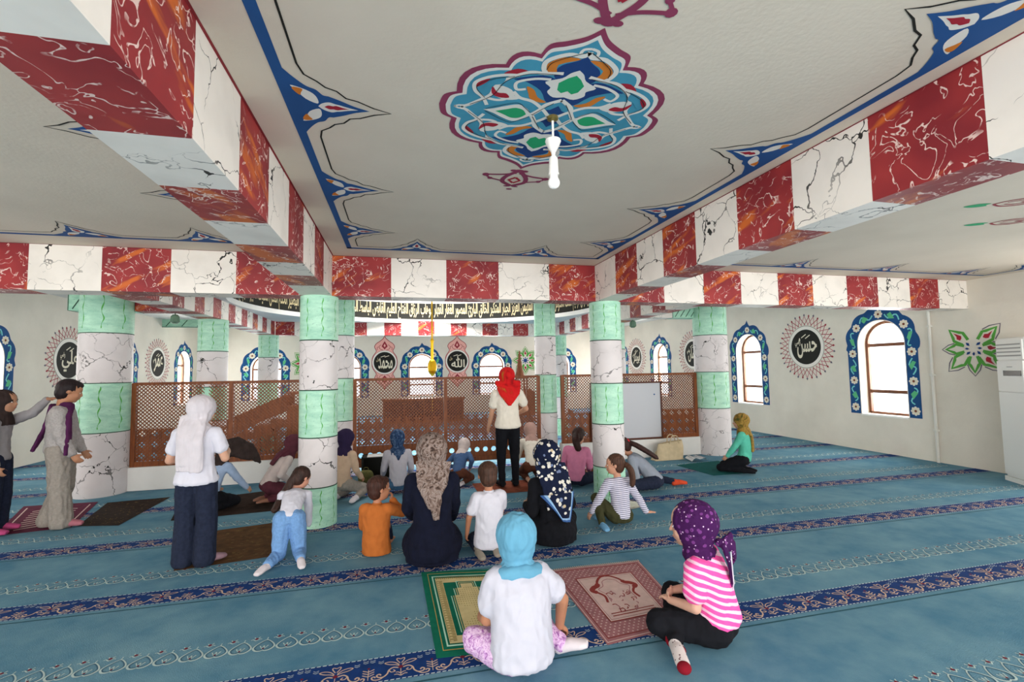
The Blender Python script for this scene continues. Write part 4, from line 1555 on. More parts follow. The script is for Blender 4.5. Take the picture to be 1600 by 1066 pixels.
def rugpaint_rose(A):
    def frame(a, b, m, l):
        for (u0, v0, u1, v1) in ((a, a, b, 1 - a), (1 - b, a, 1 - a, 1 - a), (b, a, 1 - b, b), (b, 1 - b, 1 - b, 1 - a)):
            n = 8
            for i in range(n):
                if u1 - u0 > v1 - v0:
                    A.fill([(u0 + (u1 - u0) * i / n, v0), (u0 + (u1 - u0) * (i + 1) / n, v0), (u0 + (u1 - u0) * (i + 1) / n, v1), (u0 + (u1 - u0) * i / n, v1)], m, l)
                else:
                    A.fill([(u0, v0 + (v1 - v0) * i / n), (u1, v0 + (v1 - v0) * i / n), (u1, v0 + (v1 - v0) * (i + 1) / n), (u0, v0 + (v1 - v0) * (i + 1) / n)], m, l)
    frame(.012, .02, D_LT, 1)
    frame(.045, .052, D_RD, 1)
    frame(.19, .2, D_RD, 1)
    frame(.2, .215, D_LT, 1)
    for i in range(34):
        for j in range(34):
            u, v = .065 + i * .0265, .065 + j * .0265
            if .18 < u < .82 and .18 < v < .82 or (i + j) % 2:
                continue
            A.fill([(u - .012, v), (u, v - .007), (u + .012, v), (u, v + .007)], D_LT, 1)
    n = 8
    for i in range(n):
        for j in range(n):
            a, b = .22 + .56 * i / n, .22 + .56 * j / n
            A.fill([(a, b), (a + .07, b), (a + .07, b + .07), (a, b + .07)], D_LT, 1)
    # curled niche arch
    for s in (-1, 1):
        arcp = spline([(0, .80), (.06, .78), (.12, .72), (.15, .66), (.2, .64), (.24, .6), (.2, .56), (.16, .5), (.18, .42)], 5)
        A.stroke([(.5 + s * a, b) for a, b in arcp], [.05 if 12 < i < 30 else .025 for i in range(len(arcp))], D_RD, 2)
        arcp = spline([(0, .74), (.07, .71), (.1, .64), (.17, .6), (.13, .52), (.14, .42)], 4)
        A.stroke([(.5 + s * a, b) for a, b in arcp], .008, D_PK, 2)
    rnd = random.Random(5)
    for k in range(26):
        u, v = .5 + rnd.uniform(-.13, .13), .3 + rnd.uniform(-.04, .22)
        a = rnd.uniform(0, PI)
        l = rnd.uniform(.015, .04)
        A.stroke(spline([(u, v), (u + l * math.cos(a), v + l * math.sin(a)), (u + 1.6 * l * math.cos(a + .6), v + 1.6 * l * math.sin(a + .6))], 3), .01, D_RD if k % 2 else D_PK, 2)
    for v in (.25, .28):
        A.stroke([(.26, v), (.74, v)], .01, D_RD, 2)


quad_rug('prayer_rug', [(1.17, 2.61), (1.80, 2.69), (1.93, 3.64), (1.154, 3.66)], D_PK, 'dusty rose prayer rug with a white fringe, left of the girl in pink stripes', None, rugpaint_rose, fringe=1)
B_BR = fabric('brown_velvet', (84, 58, 34), .35, 12)
B_DK = fabric('dark_brown_velvet', (44, 32, 26), .4, 14)
B_PU = fabric('plum_pile', (92, 34, 58), .3, 16)
B_TE = fabric('dark_teal_cloth', (16, 84, 84), .1)


def rugpaint_dark(A):
    rnd = random.Random(9)
    for k in range(90):
        u, v = rnd.uniform(.06, .94), rnd.uniform(.06, .94)
        a = rnd.uniform(-.4, .4)
        A.stroke([(u, v), (u + .03, v + .012 * math.sin(a * 9))], .008, M_SPK, 1)


M_SPK = fabric('rug_gold_fleck', (120, 96, 56), .1)
quad_rug('prayer_rug', [(-1.80, 4.48), (-1.05, 4.6), (-1.22, 5.62), (-2.05, 5.44)], B_BR, 'brown velvet prayer rug behind the feet of the girl in white scarf', None, rugpaint_dark)
quad_rug('prayer_rug', [(-3.36, 6.08), (-2.93, 5.98), (-2.93, 7.15), (-3.6, 7.08)], B_DK, 'dark brown prayer rug in front of the thick left column', None, rugpaint_dark)
quad_rug('prayer_rug', [(-2.45, 6.0), (-1.2, 6.1), (-1.7, 7.15), (-2.7, 6.85)], B_DK, 'black prayer rug under the seated girls by the left screen')
quad_rug('prayer_rug', [(-4.0, 5.95), (-3.4, 6.06), (-3.74, 7.16), (-4.55, 7.2)], B_PU, 'plum and white prayer rug under the two girls at the far left', None, lambda A: [A.stroke([(u, .1), (u, .9)], .02, D_LT, 1) for u in (.08, .92)] and [A.stroke(spline([(.2 + .6 * (k % 2), .1 + k * .08), (.5, .16 + k * .08), (.8 - .6 * (k % 2), .1 + k * .08)], 4), .02, D_LT, 1) for k in range(9)])
quad_rug('prayer_mat', [(4.50, 6.12), (5.15, 6.10), (5.28, 7.05), (4.40, 6.95)], B_TE, 'dark teal mat in front of the kneeling girl in green top')
quad_rug('prayer_rug', [(1.0, 6.05), (2.0, 6.05), (2.0, 6.7), (1.0, 6.7)], fabric('rust_pile', (120, 62, 44), .3), 'rust coloured rug at the feet of the standing woman in red scarf')

# tote bag by the whiteboard
def soft(name, verts_fn, m, parent=None, nu=20, nv=14):
    mb = MB()
    for i in range(nu):
        for j in range(nv):
            a = [verts_fn((i + p) / nu, (j + q) / nv) for p, q in ((0, 0), (1, 0), (1, 1), (0, 1))]
            mb.poly(a, m)
    return mb.build(name, parent, smooth=True)


M_TOTE = fabric('beige_canvas', (196, 178, 146), .1)
r = empty('tote_bag', (4.55, 7.42, 0), 0, 'beige canvas tote bag slumped under the whiteboard', 'bag')
def tote(u, v):
    a = 2 * PI * u
    w = .30 * (1 - .25 * v) + .02 * math.sin(3 * a + 4 * v)
    d = .10 * (1 - .55 * v) + .012 * math.sin(5 * a)
    return (w * math.copysign(abs(math.cos(a)) ** .7, math.cos(a)) + .06 * v, d * math.copysign(abs(math.sin(a)) ** .7, math.sin(a)), .005 + .3 * v + .03 * v * math.cos(a))
soft('body', tote, M_TOTE, r)
mb = MB()
mb.box((-.28, -.08, .002), (.28, .08, .012), M_TOTE)
mb.build('bottom', r)
for s in (-1, 1):
    mb = MB()
    mb.tube(spline([(.02, s * .045, .27), (.06, s * .06, .40), (.16, s * .06, .40), (.20, s * .045, .26)], 6), .010, M_TOTE, 6)
    mb.build('handle', r, smooth=True)
mb = MB()
for i in range(8):
    a, b = i / 8, (i + 1) / 8
    z = lambda t: .02 + .05 * t * (1 - t) * 4 + .02 * math.sin(9 * t)
    mb.poly([(4.78 + a * .30, 7.05, z(a)), (4.78 + b * .30, 7.05, z(b)), (4.80 + b * .28, 7.28, z(b) + .01), (4.80 + a * .28, 7.28, z(a) + .02)], flat('thin_plastic', (224, 226, 230), .4))
tag(mb.build('plastic_bag', smooth=True), 'crumpled white plastic bag beside the tote bag', 'bag')


def booklet(loc, rz, w, h, m, label, name='open_book'):
    r = empty(name, loc, rz, label, 'book')
    for s in (-1, 1):
        mb = MB()
        for i in range(6):
            a, b = i / 6, (i + 1) / 6
            z = lambda t: .006 + .02 * math.sin(PI * min(1, t * 1.1)) * (1 - t * .5)
            mb.poly([(s * a * w, -h / 2, z(a)), (s * b * w, -h / 2, z(b)), (s * b * w, h / 2, z(b)), (s * a * w, h / 2, z(a))], m)
        mb.poly([(0, -h / 2, .002), (s * w, -h / 2, .002), (s * w, h / 2, .002), (0, h / 2, .002)], m)
        mb.build('page_block', r, smooth=True)
    return r


M_PAPER = flat('book_paper', (226, 222, 210))
booklet((2.62, 5.08, .002), .3, .15, .2, M_PAPER, 'open white book on the carpet between the two girls at the right front column')
booklet((2.9, 7.1, .002), .2, .13, .19, M_PAPER, 'open book on the floor under the right end of the screen')
booklet((-2.0, 6.9, .36), .2, .12, .17, M_PAPER, 'bright open book above the dark scarf by the left screen') if False else None
r = empty('backpack', (-.46, 6.98, 0), 0, 'olive green backpack on the floor behind the boy in orange', 'bag')
r.scale = (.72, .72, .72)
M_OLI = fabric('olive_canvas', (86, 84, 48), .25, 20)
def bag(u, v):
    a, b = 2 * PI * u, PI * v
    return (.15 * math.copysign(abs(math.cos(a)) ** .7, math.cos(a)) * math.sin(b) ** .5, .09 * math.sin(a) * math.sin(b) ** .5, .16 - .155 * math.cos(b))
soft('body', bag, M_OLI, r)
def bag2(u, v):
    x, y, z = bag(u, v)
    return (x * .7, y * .5 - .07, z * .55 + .005)
soft('pocket', bag2, M_OLI, r)
mb = MB()
mb.tube(spline([(-.05, 0, .31), (-.03, 0, .36), (.03, 0, .36), (.05, 0, .31)], 5), .008, M_OLI, 6)
mb.build('strap', r, smooth=True)
# ================================================================== PEOPLE
def smooth_tube(pr, secs, U, n=18, ex=1.):
    """closed loft: secs = [(centre, half width along U, half depth)]"""
    vs, fs = [], []
    U = V(U).normalized()
    C = [V(s[0]) for s in secs]
    for i, (c, w, d) in enumerate(secs):
        t = (C[min(i + 1, len(C) - 1)] - C[max(i - 1, 0)])
        t = t.normalized() if t.length > 1e-7 else V((0, 0, 1))
        u = (U - t * U.dot(t))
        u = u.normalized() if u.length > 1e-3 else t.orthogonal().normalized()
        v = t.cross(u)
        for k in range(n):
            a = 2 * PI * k / n
            vs.append(C[i] + u * (w * math.cos(a)) + v * (d * math.sin(a)))
    for i in range(len(secs) - 1):
        for k in range(n):
            j = (k + 1) % n
            fs.append((i * n + k, i * n + j, (i + 1) * n + j, (i + 1) * n + k))
    fs.append(tuple(range(n))[::-1])
    fs.append(tuple((len(secs) - 1) * n + k for k in range(n)))
    pr.append((vs, fs))


def capsule(pr, a, b, ra, rb, n=12):
    a, b = V(a), V(b)
    d = b - a
    L = d.length
    t = d.normalized() if L > 1e-6 else V((0, 0, 1))
    secs = []
    for k in (1, .8, .5, .2):
        secs.append((a - t * ra * k, max(.0008, ra * math.sqrt(1 - k * k)), 0))
    secs = [(c, w, w) for c, w, _ in secs]
    secs.append((a, ra, ra))
    secs.append((b, rb, rb))
    for k in (.2, .5, .8, 1):
        w = max(.0008, rb * math.sqrt(1 - k * k))
        secs.append((b + t * rb * k, w, w))
    smooth_tube(pr, secs, t.orthogonal(), n)


def ellipsoid(pr, c, rad, axes=None, n=16, m=10):
    c = V(c)
    ax = axes or (V((1, 0, 0)), V((0, 1, 0)), V((0, 0, 1)))
    vs, fs = [], []
    for j in range(1, m):
        p = PI * j / m
        for k in range(n):
            a = 2 * PI * k / n
            vs.append(c + ax[0] * (rad[0] * math.sin(p) * math.cos(a)) + ax[1] * (rad[1] * math.sin(p) * math.sin(a)) + ax[2] * (rad[2] * math.cos(p)))
    for j in range(m - 2):
        for k in range(n):
            q = (k + 1) % n
            fs.append((j * n + k, (j + 1) * n + k, (j + 1) * n + q, j * n + q))
    t = len(vs)
    vs += [c + ax[2] * rad[2], c - ax[2] * rad[2]]
    for k in range(n):
        q = (k + 1) % n
        fs.append((t, k, q))
        fs.append((t + 1, (m - 2) * n + q, (m - 2) * n + k))
    pr.append((vs, fs))


def fuse(name, pr, mats, voxel, parent, smooth=4, fold=None, matfn=None, clipz=.0085, decim=None):
    """voxel-fuses the overlapping closed shapes into one skin"""
    vs, fs = [], []
    for v, f in pr:
        o = len(vs)
        vs += [tuple(p) for p in v]
        fs += [tuple(i + o for i in q) for q in f]
    me = bpy.data.meshes.new(name)
    me.from_pydata(vs, [], fs)
    bm = bmesh.new()
    bm.from_mesh(me)
    bmesh.ops.recalc_face_normals(bm, faces=bm.faces)
    bm.to_mesh(me)
    bm.free()
    ob = bpy.data.objects.new(name, me)
    COL.objects.link(ob)
    r = ob.modifiers.new('r', 'REMESH')
    r.mode = 'VOXEL'
    r.voxel_size = voxel
    s = ob.modifiers.new('s', 'SMOOTH')
    s.factor = .6
    s.iterations = smooth
    bpy.context.view_layer.update()
    m2 = bpy.data.meshes.new_from_object(ob.evaluated_get(bpy.context.evaluated_depsgraph_get()))
    bpy.data.objects.remove(ob)
    bpy.data.meshes.remove(me)
    m2.name = name
    if fold:
        amp, sc3, seed = fold
        nrm = [V(v.normal) for v in m2.vertices]
        for v, nn in zip(m2.vertices, nrm):
            p = V((v.co.x * sc3[0] + seed, v.co.y * sc3[1], v.co.z * sc3[2]))
            q = mnoise.noise(p) + .5 * mnoise.noise(p * 2.1)
            v.co += nn * (amp * (1 - 2.6 * abs(q)))
    zf = -parent.location.z + clipz if parent else clipz
    for v in m2.vertices:
        if v.co.z < zf:
            v.co.z = zf
    m2.materials.clear()
    for m in (mats if isinstance(mats, (list, tuple)) else [mats]):
        m2.materials.append(m)
    if matfn:
        for p in m2.polygons:
            p.material_index = matfn(p.center, p.normal)
    m2.polygons.foreach_set('use_smooth', [True] * len(m2.polygons))
    m2.update()
    return link(name, m2, parent)


def hand(pr, w, d, nrm, s, curl=.5, thumb=1, spread=.16):
    """w wrist, d direction, nrm palm normal (palm side), s scale (hand length)"""
    w, d = V(w), V(d).normalized()
    nrm = V(nrm)
    nrm = (nrm - d * nrm.dot(d)).normalized()
    sd = d.cross(nrm).normalized() * thumb        # towards the thumb side
    smooth_tube(pr, [(w - d * .08 * s, .15 * s, .12 * s), (w + d * .08 * s, .17 * s, .11 * s), (w + d * .3 * s, .23 * s, .12 * s), (w + d * .48 * s, .23 * s, .10 * s), (w + d * .53 * s, .2 * s, .07 * s)], sd, 14)
    for k, (off, ln) in enumerate(((.17, .42), (.06, .48), (-.06, .45), (-.17, .34))):
        b = w + d * (.48 - .03 * abs(k - 1)) * s + sd * off * s
        dd = (d + sd * (off * spread * 4)).normalized()
        c = curl * (1 + .12 * k)
        p1 = b + (dd * math.cos(c * .5) + nrm * math.sin(c * .5)) * ln * .45 * s
        p2 = p1 + (dd * math.cos(c * 1.4) + nrm * math.sin(c * 1.4)) * ln * .32 * s
        p3 = p2 + (dd * math.cos(c * 2.1) + nrm * math.sin(c * 2.1)) * ln * .23 * s
        for q0, q1, r0, r1 in ((b - dd * .05 * s, p1, .058, .052), (p1, p2, .052, .047), (p2, p3, .047, .038)):
            capsule(pr, q0, q1, r0 * s, r1 * s, 8)
    t0 = w + d * .14 * s + sd * .15 * s
    t1 = t0 + (d * .6 + sd * .65 + nrm * .3).normalized() * .26 * s
    t2 = t1 + (d * .85 + sd * .25 + nrm * .4 * (curl + .3)).normalized() * .22 * s
    capsule(pr, t0, t1, .075 * s, .06 * s, 8)
    capsule(pr, t1, t2, .06 * s, .045 * s, 8)


def ik(a, c, l1, l2, hint):
    """middle joint between a and c"""
    a, c, hint = V(a), V(c), V(hint)
    d = c - a
    L = min(d.length, (l1 + l2) * .999)
    if d.length > L:
        c = a + d.normalized() * L
        d = c - a
    x = (l1 * l1 - l2 * l2 + L * L) / (2 * L)
    h = math.sqrt(max(0, l1 * l1 - x * x))
    t = d.normalized()
    p = hint - t * hint.dot(t)
    p = p.normalized() if p.length > 1e-6 else t.orthogonal()
    return a + t * x + p * h, c


def bez(a, b, c, t):
    return a * (1 - t) ** 2 + b * 2 * t * (1 - t) + c * t * t


SKIN = {}


def skin(c):
    if c not in SKIN:
        m, nt, b = newmat('skin', c, .55, 0, .35)
        p = N(nt, 'TexCoord').outputs['Object']
        n = noise(nt, p, 12, 2)
        cc = lin(c)
        nt.links.new(mix(nt, step(nt, n.outputs[0], .3, .7), cc, tuple(v * .86 for v in cc[:3]) + (1,)), b.inputs['Base Color'])
        b.inputs['Subsurface Weight'].default_value = .08
        b.inputs['Subsurface Scale'].default_value = .02
        SKIN[c] = m
    return SKIN[c]


M_EYE = flat('eye_white', (225, 222, 218), .3)
M_IRIS = flat('eye_iris', (40, 26, 20), .2)
M_LIP = flat('lips', (168, 92, 84), .5)
HAIRS = {}


def hairmat(c):
    if c not in HAIRS:
        m, nt, b = newmat('hair', c, .6, 0, .25)
        p = N(nt, 'TexCoord').outputs['Object']
        n = noise(nt, VM(nt, 'MULTIPLY', p, (90, 90, 7)), 1., 3)
        cc = lin(c)
        nt.links.new(mix(nt, step(nt, n.outputs[0], .3, .7), tuple(v * .55 for v in cc[:3]) + (1,), tuple(min(1, v * 1.5) for v in cc[:3]) + (1,)), b.inputs['Base Color'])
        bp = N(nt, 'Bump', {'Strength': .3, 'Distance': .004, 'Height': n.outputs[0]})
        nt.links.new(bp.outputs[0], b.inputs['Normal'])
        HAIRS[c] = m
    return HAIRS[c]


POSE = {
    'stand': dict(P=(0, 0, .53), up=.30, hip=.05, kn=((-.06, .012, .28), (.06, .012, .28)), an=((-.06, -.01, .045), (.06, -.01, .045)), toe=((-.075, .11, .022), (.075, .11, .022))),
    'cross': dict(P=(0, 0, .085), up=.33, hip=.06, kn=((-.235, .19, .075), (.235, .19, .075)), an=((.03, .27, .045), (-.03, .21, .05)), toe=((.13, .27, .03), (-.13, .20, .035))),
    'heels': dict(P=(0, 0, .165), up=.33, hip=.055, kn=((-.09, .25, .06), (.09, .25, .06)), an=((-.065, -.01, .045), (.065, -.01, .045)), toe=((-.055, -.12, .028), (.055, -.12, .028))),
    'crawl': dict(P=(0, 0, .33), up=.33, hip=.055, kn=((-.075, .02, .055), (.08, .03, .055)), an=((-.12, -.21, .05), (.12, -.20, .06)), toe=((-.15, -.31, .03), (.11, -.30, .03))),
}


def person(label, loc, face, H, pose, top=None, bottom=None, lean=(0, 0), sleeve='long', skinc=(196, 150, 122), head=(0, 0), armL=None, armR=None,
           hair=None, hairlen=0, scarf=None, tail=None, socks=None, shoes=None, bulk=1., near=False, headk=1., wide=False, dress=False, kn=None, an=None, toe=None,
           group=None, armk=1., hairw=1., boxy=False, hemflare=0., extra=None, hem=.02, twist=0., foldtop=.004, curl=.5, hairstyle='tail', Pz=None, headoff=None, shoulder=1., palmL=None, palmR=None, legw=1.):
    ps = POSE[pose]
    r = empty('person', (loc[0], loc[1], 0), math.radians(face), label, 'person', group)
    vox = .0068 if near else .0095
    P = V(ps['P']) * H
    if Pz:
        P.z = Pz * H
    lx, ly = lean
    d = V((math.sin(math.radians(lx)), math.sin(math.radians(ly)) * math.cos(math.radians(lx)), math.cos(math.radians(ly)) * math.cos(math.radians(lx)))).normalized()
    T = ps['up'] * H
    NK = P + d * T
    back = V((0, -1, 0))
    ctrl = P + d * T * .5 + back * (.035 * H if pose != 'stand' else .012 * H) + (V((0, 0, .05 * H)) if pose == 'crawl' else V())
    tw = math.radians(twist)
    U = V((math.cos(tw), math.sin(tw), 0))
    U = (U - d * U.dot(d)).normalized()
    sp = lambda t: bez(P, ctrl, NK, t)
    fwd = U.cross(d) * -1
    fwd = d.cross(U) * 1
    if fwd.y < 0 and pose != 'crawl':
        fwd = -fwd
    # ---- head frame
    hh = H * (.125 + .03 * max(0, (1.65 - H))) * 1.12 * headk * (1.12 if H < 1.3 else 1.06)
    hy, hp = math.radians(head[0]), math.radians(head[1])
    hf = V((-math.sin(hy) * math.cos(hp), math.cos(hy) * math.cos(hp), math.sin(hp)))
    hu = V((math.sin(hy) * math.sin(hp), -math.cos(hy) * math.sin(hp), math.cos(hp)))
    hs = hf.cross(hu)
    base = NK + d * .035 * H + (V(headoff) * H if headoff else V())
    HC_ = base + hu * hh * .50 + hf * hh * .10
    ax = (hs, hf, hu)
    neck_w = .033 * H
    # ---- arms
    sw = .105 * H * shoulder
    arms = []
    for sg, tgt, pal in ((-1, armL, palmL), (1, armR, palmR)):
        sh = NK - d * .035 * H + U * sg * sw
        if tgt is None:
            tgt = {'stand': (sg * .16, .03, .47), 'cross': (sg * .14, .20, .14), 'heels': (sg * .10, .17, .20), 'crawl': (sg * .12, .36, .02)}[pose]
        wr = V(tgt[:3]) * H
        hint = V(tgt[3]) if len(tgt) > 3 else V((sg * .3, -.45, -1))
        el, wr = ik(sh, wr, .165 * H, .145 * H, hint)
        arms.append((sg, sh, el, wr, tgt, pal))
    kn_ = [V(k) * H for k in (kn or ps['kn'])]
    an_ = [V(k) * H for k in (an or ps['an'])]
    toe_ = [V(k) * H for k in (toe or ps['toe'])]
    hips = [P + U * (sg * ps['hip'] * H) for sg in (-1, 1)]
    # ---- skin, one continuous body
    pr = []
    smooth_tube(pr, [(sp(-.12), .05 * H, .045 * H), (sp(.05), .075 * H, .055 * H), (sp(.4), .065 * H, .045 * H), (sp(.75), .08 * H, .05 * H), (sp(.93), .085 * H, .042 * H), (sp(1.), .04 * H, .035 * H)], U)
    smooth_tube(pr, [(sp(.93), neck_w * 1.2, neck_w * 1.1), (base, neck_w, neck_w), (base + hu * hh * .3, neck_w * .95, neck_w * .95)], U)
    ellipsoid(pr, HC_ + hu * .13 * hh - hf * .03 * hh, (.37 * hh, .46 * hh, .40 * hh), ax, 20, 14)
    ellipsoid(pr, HC_ - hu * .14 * hh + hf * .10 * hh, (.295 * hh, .33 * hh, .37 * hh), ax, 18, 12)
    ellipsoid(pr, HC_ - hu * .38 * hh + hf * .27 * hh, (.11 * hh, .10 * hh, .09 * hh), ax, 12, 8)
    for sg in (-1, 1):
        ellipsoid(pr, HC_ - hu * .14 * hh + hf * .27 * hh + hs * sg * .15 * hh, (.12 * hh, .11 * hh, .14 * hh), ax, 12, 8)
        ellipsoid(pr, HC_ - hu * .02 * hh - hf * .02 * hh + hs * sg * .375 * hh, (.035 * hh, .075 * hh, .115 * hh), ax, 10, 8)
    capsule(pr, HC_ + hu * .03 * hh + hf * .41 * hh, HC_ - hu * .11 * hh + hf * .475 * hh, .028 * hh, .045 * hh, 8)
    ellipsoid(pr, HC_ - hu * .235 * hh + hf * .405 * hh, (.10 * hh, .04 * hh, .028 * hh), ax, 10, 6)
    ellipsoid(pr, HC_ - hu * .28 * hh + hf * .395 * hh, (.085 * hh, .04 * hh, .028 * hh), ax, 10, 6)
    hs_ = .098 * H
    for sg, sh, el, wr, tgt, pal in arms:
        capsule(pr, sh, el, .030 * H * armk, .024 * H * armk)
        capsule(pr, el, wr, .0245 * H * armk, .0165 * H * armk)
        dd = (wr - el).normalized()
        if pal:
            dd2 = V(pal[0]).normalized()
            hand(pr, wr, dd2, V(pal[1]), hs_, curl if len(pal) < 3 else pal[2], sg * (1 if True else 1))
        else:
            hand(pr, wr, (dd * .8 + V((0, .3, -.1))).normalized(), V((-sg, .2, -.3)), hs_, curl, 1 if sg > 0 else -1)
    for k in range(2):
        capsule(pr, hips[k], kn_[k], .05 * H, .034 * H)
        capsule(pr, kn_[k], an_[k], .032 * H, .02 * H)
        heel = an_[k] + (an_[k] - toe_[k]).normalized() * .02 * H - V((0, 0, .015 * H))
        smooth_tube(pr, [(heel - (toe_[k] - heel).normalized() * .01 * H, .012 * H, .012 * H), (heel, .022 * H, .022 * H), (an_[k].lerp(toe_[k], .35), .026 * H, .022 * H), (an_[k].lerp(toe_[k], .8), .029 * H, .014 * H), (toe_[k], .02 * H, .009 * H)], (toe_[k] - heel).cross(V((0, 0, 1))) if pose != 'x' else U, 12)
    body = fuse('body', pr, skin(skinc), vox * (.8 if near else 1), r, 2)
    # eyes, brows, lips: each a small part
    for sg in (-1, 1):
        c = HC_ + hf * .372 * hh + hs * sg * .135 * hh
        for nm, cc, rad, mm in (('eye', c, (.052 * hh, .034 * hh, .026 * hh), M_EYE), ('iris', c + hf * .018 * hh, (.024 * hh, .020 * hh, .024 * hh), M_IRIS), ('eyebrow', c + hu * .1 * hh + hf * .025 * hh, (.06 * hh, .02 * hh, .012 * hh), M_IRIS)):
            pr2 = []
            ellipsoid(pr2, cc, rad, ax, 10, 6)
            e = MB()
            for q in pr2[0][1]:
                e.poly([pr2[0][0][i] for i in q], mm)
            par = e.build(nm, r if nm != 'iris' else par, smooth=True)
    pr2 = []
    ellipsoid(pr2, HC_ - hu * .25 * hh + hf * .418 * hh, (.085 * hh, .03 * hh, .022 * hh), ax, 10, 6)
    e = MB()
    for q in pr2[0][1]:
        e.poly([pr2[0][0][i] for i in q], M_LIP)
    e.build('lips', r, smooth=True)
    # ---- legwear
    if bottom:
        pr = []
        b = min(bulk, bulk * legw)
        smooth_tube(pr, [(sp(-.16) + V((0, 0, 0)), .06 * H * b, .05 * H * b), (sp(-.05), .086 * H * b, .068 * H * b), (sp(.08), .086 * H * b, .064 * H * b), (sp(.24), .07 * H * b, .054 * H * b)], U)
        b = bulk * legw
        for k in range(2):
            if wide:
                capsule(pr, hips[k], kn_[k], .066 * H * b, .056 * H * b)
                capsule(pr, kn_[k], an_[k], .056 * H * b, .06 * H * b)
            else:
                capsule(pr, hips[k], kn_[k], .064 * H * b, .046 * H * b)
                capsule(pr, kn_[k], kn_[k].lerp(an_[k], .93), .043 * H * b, .031 * H * b)
        if dress:
            pr += dress(P, H, kn_, an_, sp, U)
        fuse('skirt' if dress else 'trousers', pr, bottom, vox, r, 4, (foldtop, (16, 16, 7), 3.1))
    if socks:
        for k in range(2):
            pr = []
            heel = an_[k] + (an_[k] - toe_[k]).normalized() * .025 * H - V((0, 0, .015 * H))
            smooth_tube(pr, [(heel - (toe_[k] - heel).normalized() * .012 * H, .018 * H, .018 * H), (heel, .028 * H, .028 * H), (an_[k].lerp(toe_[k], .35), .032 * H, .027 * H), (an_[k].lerp(toe_[k], .8), .034 * H, .02 * H), (toe_[k] + (toe_[k] - heel).normalized() * .008 * H, .024 * H, .014 * H)], (toe_[k] - heel).cross(V((0, 0, 1))), 12)
            capsule(pr, an_[k], an_[k].lerp(kn_[k], .22), .026 * H, .027 * H)
            fuse('sock', pr, socks, vox, r, 2)
    # ---- upper garment
    if top:
        pr = []
        b = bulk
        bx_ = .010 * H if boxy else 0.
        smooth_tube(pr, [(sp(hem - .05), (.088 + hemflare) * H * b + bx_, (.070 + hemflare) * H * b), (sp(hem), (.092 + hemflare) * H * b + bx_, (.075 + hemflare) * H * b), (sp(.25), .086 * H * b + bx_, .068 * H * b), (sp(.5), .088 * H * b + bx_ * .6, .064 * H * b), (sp(.75), .098 * H * b, .064 * H * b),
                         (sp(.88), .1 * H * b, .056 * H * b), (sp(.97), .07 * H * b, .045 * H * b), (sp(1.01), .045 * H * b, .04 * H * b)], U)
        for sg, sh, el, wr, tgt, pal in arms:
            capsule(pr, NK - d * .05 * H, sh - U * sg * .01 * H, .042 * H * b, .042 * H * b)
            if sleeve == 'long':
                capsule(pr, sh, el, .041 * H * b, .034 * H * b)
                capsule(pr, el, el.lerp(wr, .92), .034 * H * b, .025 * H * b)
            else:
                capsule(pr, sh, sh.lerp(el, .58), .039 * H * b, .040 * H * b)
        fuse('top', pr, top, vox, r, 4, (foldtop, (13, 13, 9), 7.7))
    # ---- hair
    if hair:
        pr = []
        HM = hairmat(hair)
        ellipsoid(pr, HC_ + hu * .17 * hh - hf * .09 * hh, (.405 * hh, .465 * hh, .42 * hh), ax, 20, 14)
        ellipsoid(pr, HC_ - hu * .05 * hh - hf * .2 * hh, (.36 * hh, .32 * hh, .4 * hh), ax, 16, 10)
        if hairstyle == 'short':
            ellipsoid(pr, HC_ + hu * .33 * hh + hf * .12 * hh, (.3 * hh, .3 * hh, .2 * hh), ax, 14, 8)
        if hairlen:
            rt0 = HC_ + hu * .05 * hh - hf * .48 * hh
            pts = [rt0]
            for q in hairlen:
                pts.append(V(q) * H)
            cur = [bez(pts[0], pts[1], pts[2], t / 8) for t in range(9)] if len(pts) == 3 else pts
            nn = len(cur)
            smooth_tube(pr, [(HC_ - hf * .35 * hh + hu * .08 * hh, .12 * hh, .12 * hh)] + [(c, hairw * hh * (.12 + .13 * math.sin(PI * (.15 + .75 * i / nn))), hh * (.09 + .07 * math.sin(PI * (.15 + .75 * i / nn)))) for i, c in enumerate(cur)] + [(cur[-1] + (cur[-1] - cur[-2]) * .6, .02 * hh, .02 * hh)], hs)
        fuse('hair', pr, HM, vox, r, 3, (.003, (60, 60, 9), 1.2))
    # ---- scarf
    if scarf:
        pr = []
        ellipsoid(pr, HC_ + hu * .10 * hh - hf * .12 * hh, (.47 * hh, .53 * hh, .50 * hh), ax, 22, 14)
        ellipsoid(pr, HC_ - hu * .18 * hh - hf * .10 * hh, (.42 * hh, .42 * hh, .40 * hh), ax, 18, 12)
        lo = tail[0] if tail else 'neck'
        smooth_tube(pr, [(HC_ - hu * .2 * hh - hf * .1 * hh, .38 * hh, .36 * hh), (base + hu * .02 * hh, .33 * hh, .33 * hh), (base - d * .018 * H, .44 * hh, .38 * hh), (NK - d * .03 * H, .092 * H, .066 * H), (NK - d * .05 * H, .10 * H, .070 * H)], U)
        if tail:
            for (offx, topw, length, w0, w1, lift) in tail[1]:
                a = HC_ - hu * .25 * hh - hf * .3 * hh + U * offx * H
                path = []
                for t in [i / 8 for i in range(9)]:
                    s_ = 1 - t * length
                    c = sp(max(-.1, s_)) + (-fwd) * (.064 * H * bulk + lift * H) + U * offx * H
                    if t < .2:
                        c = a.lerp(c, t / .2)
                    path.append((c, (w0 + (w1 - w0) * t) * H, .014 * H))
                smooth_tube(pr, path, U)
        so = fuse('headscarf', pr, scarf, vox, r, 3, (.0045 if near else .004, (22, 22, 5), 5.5))
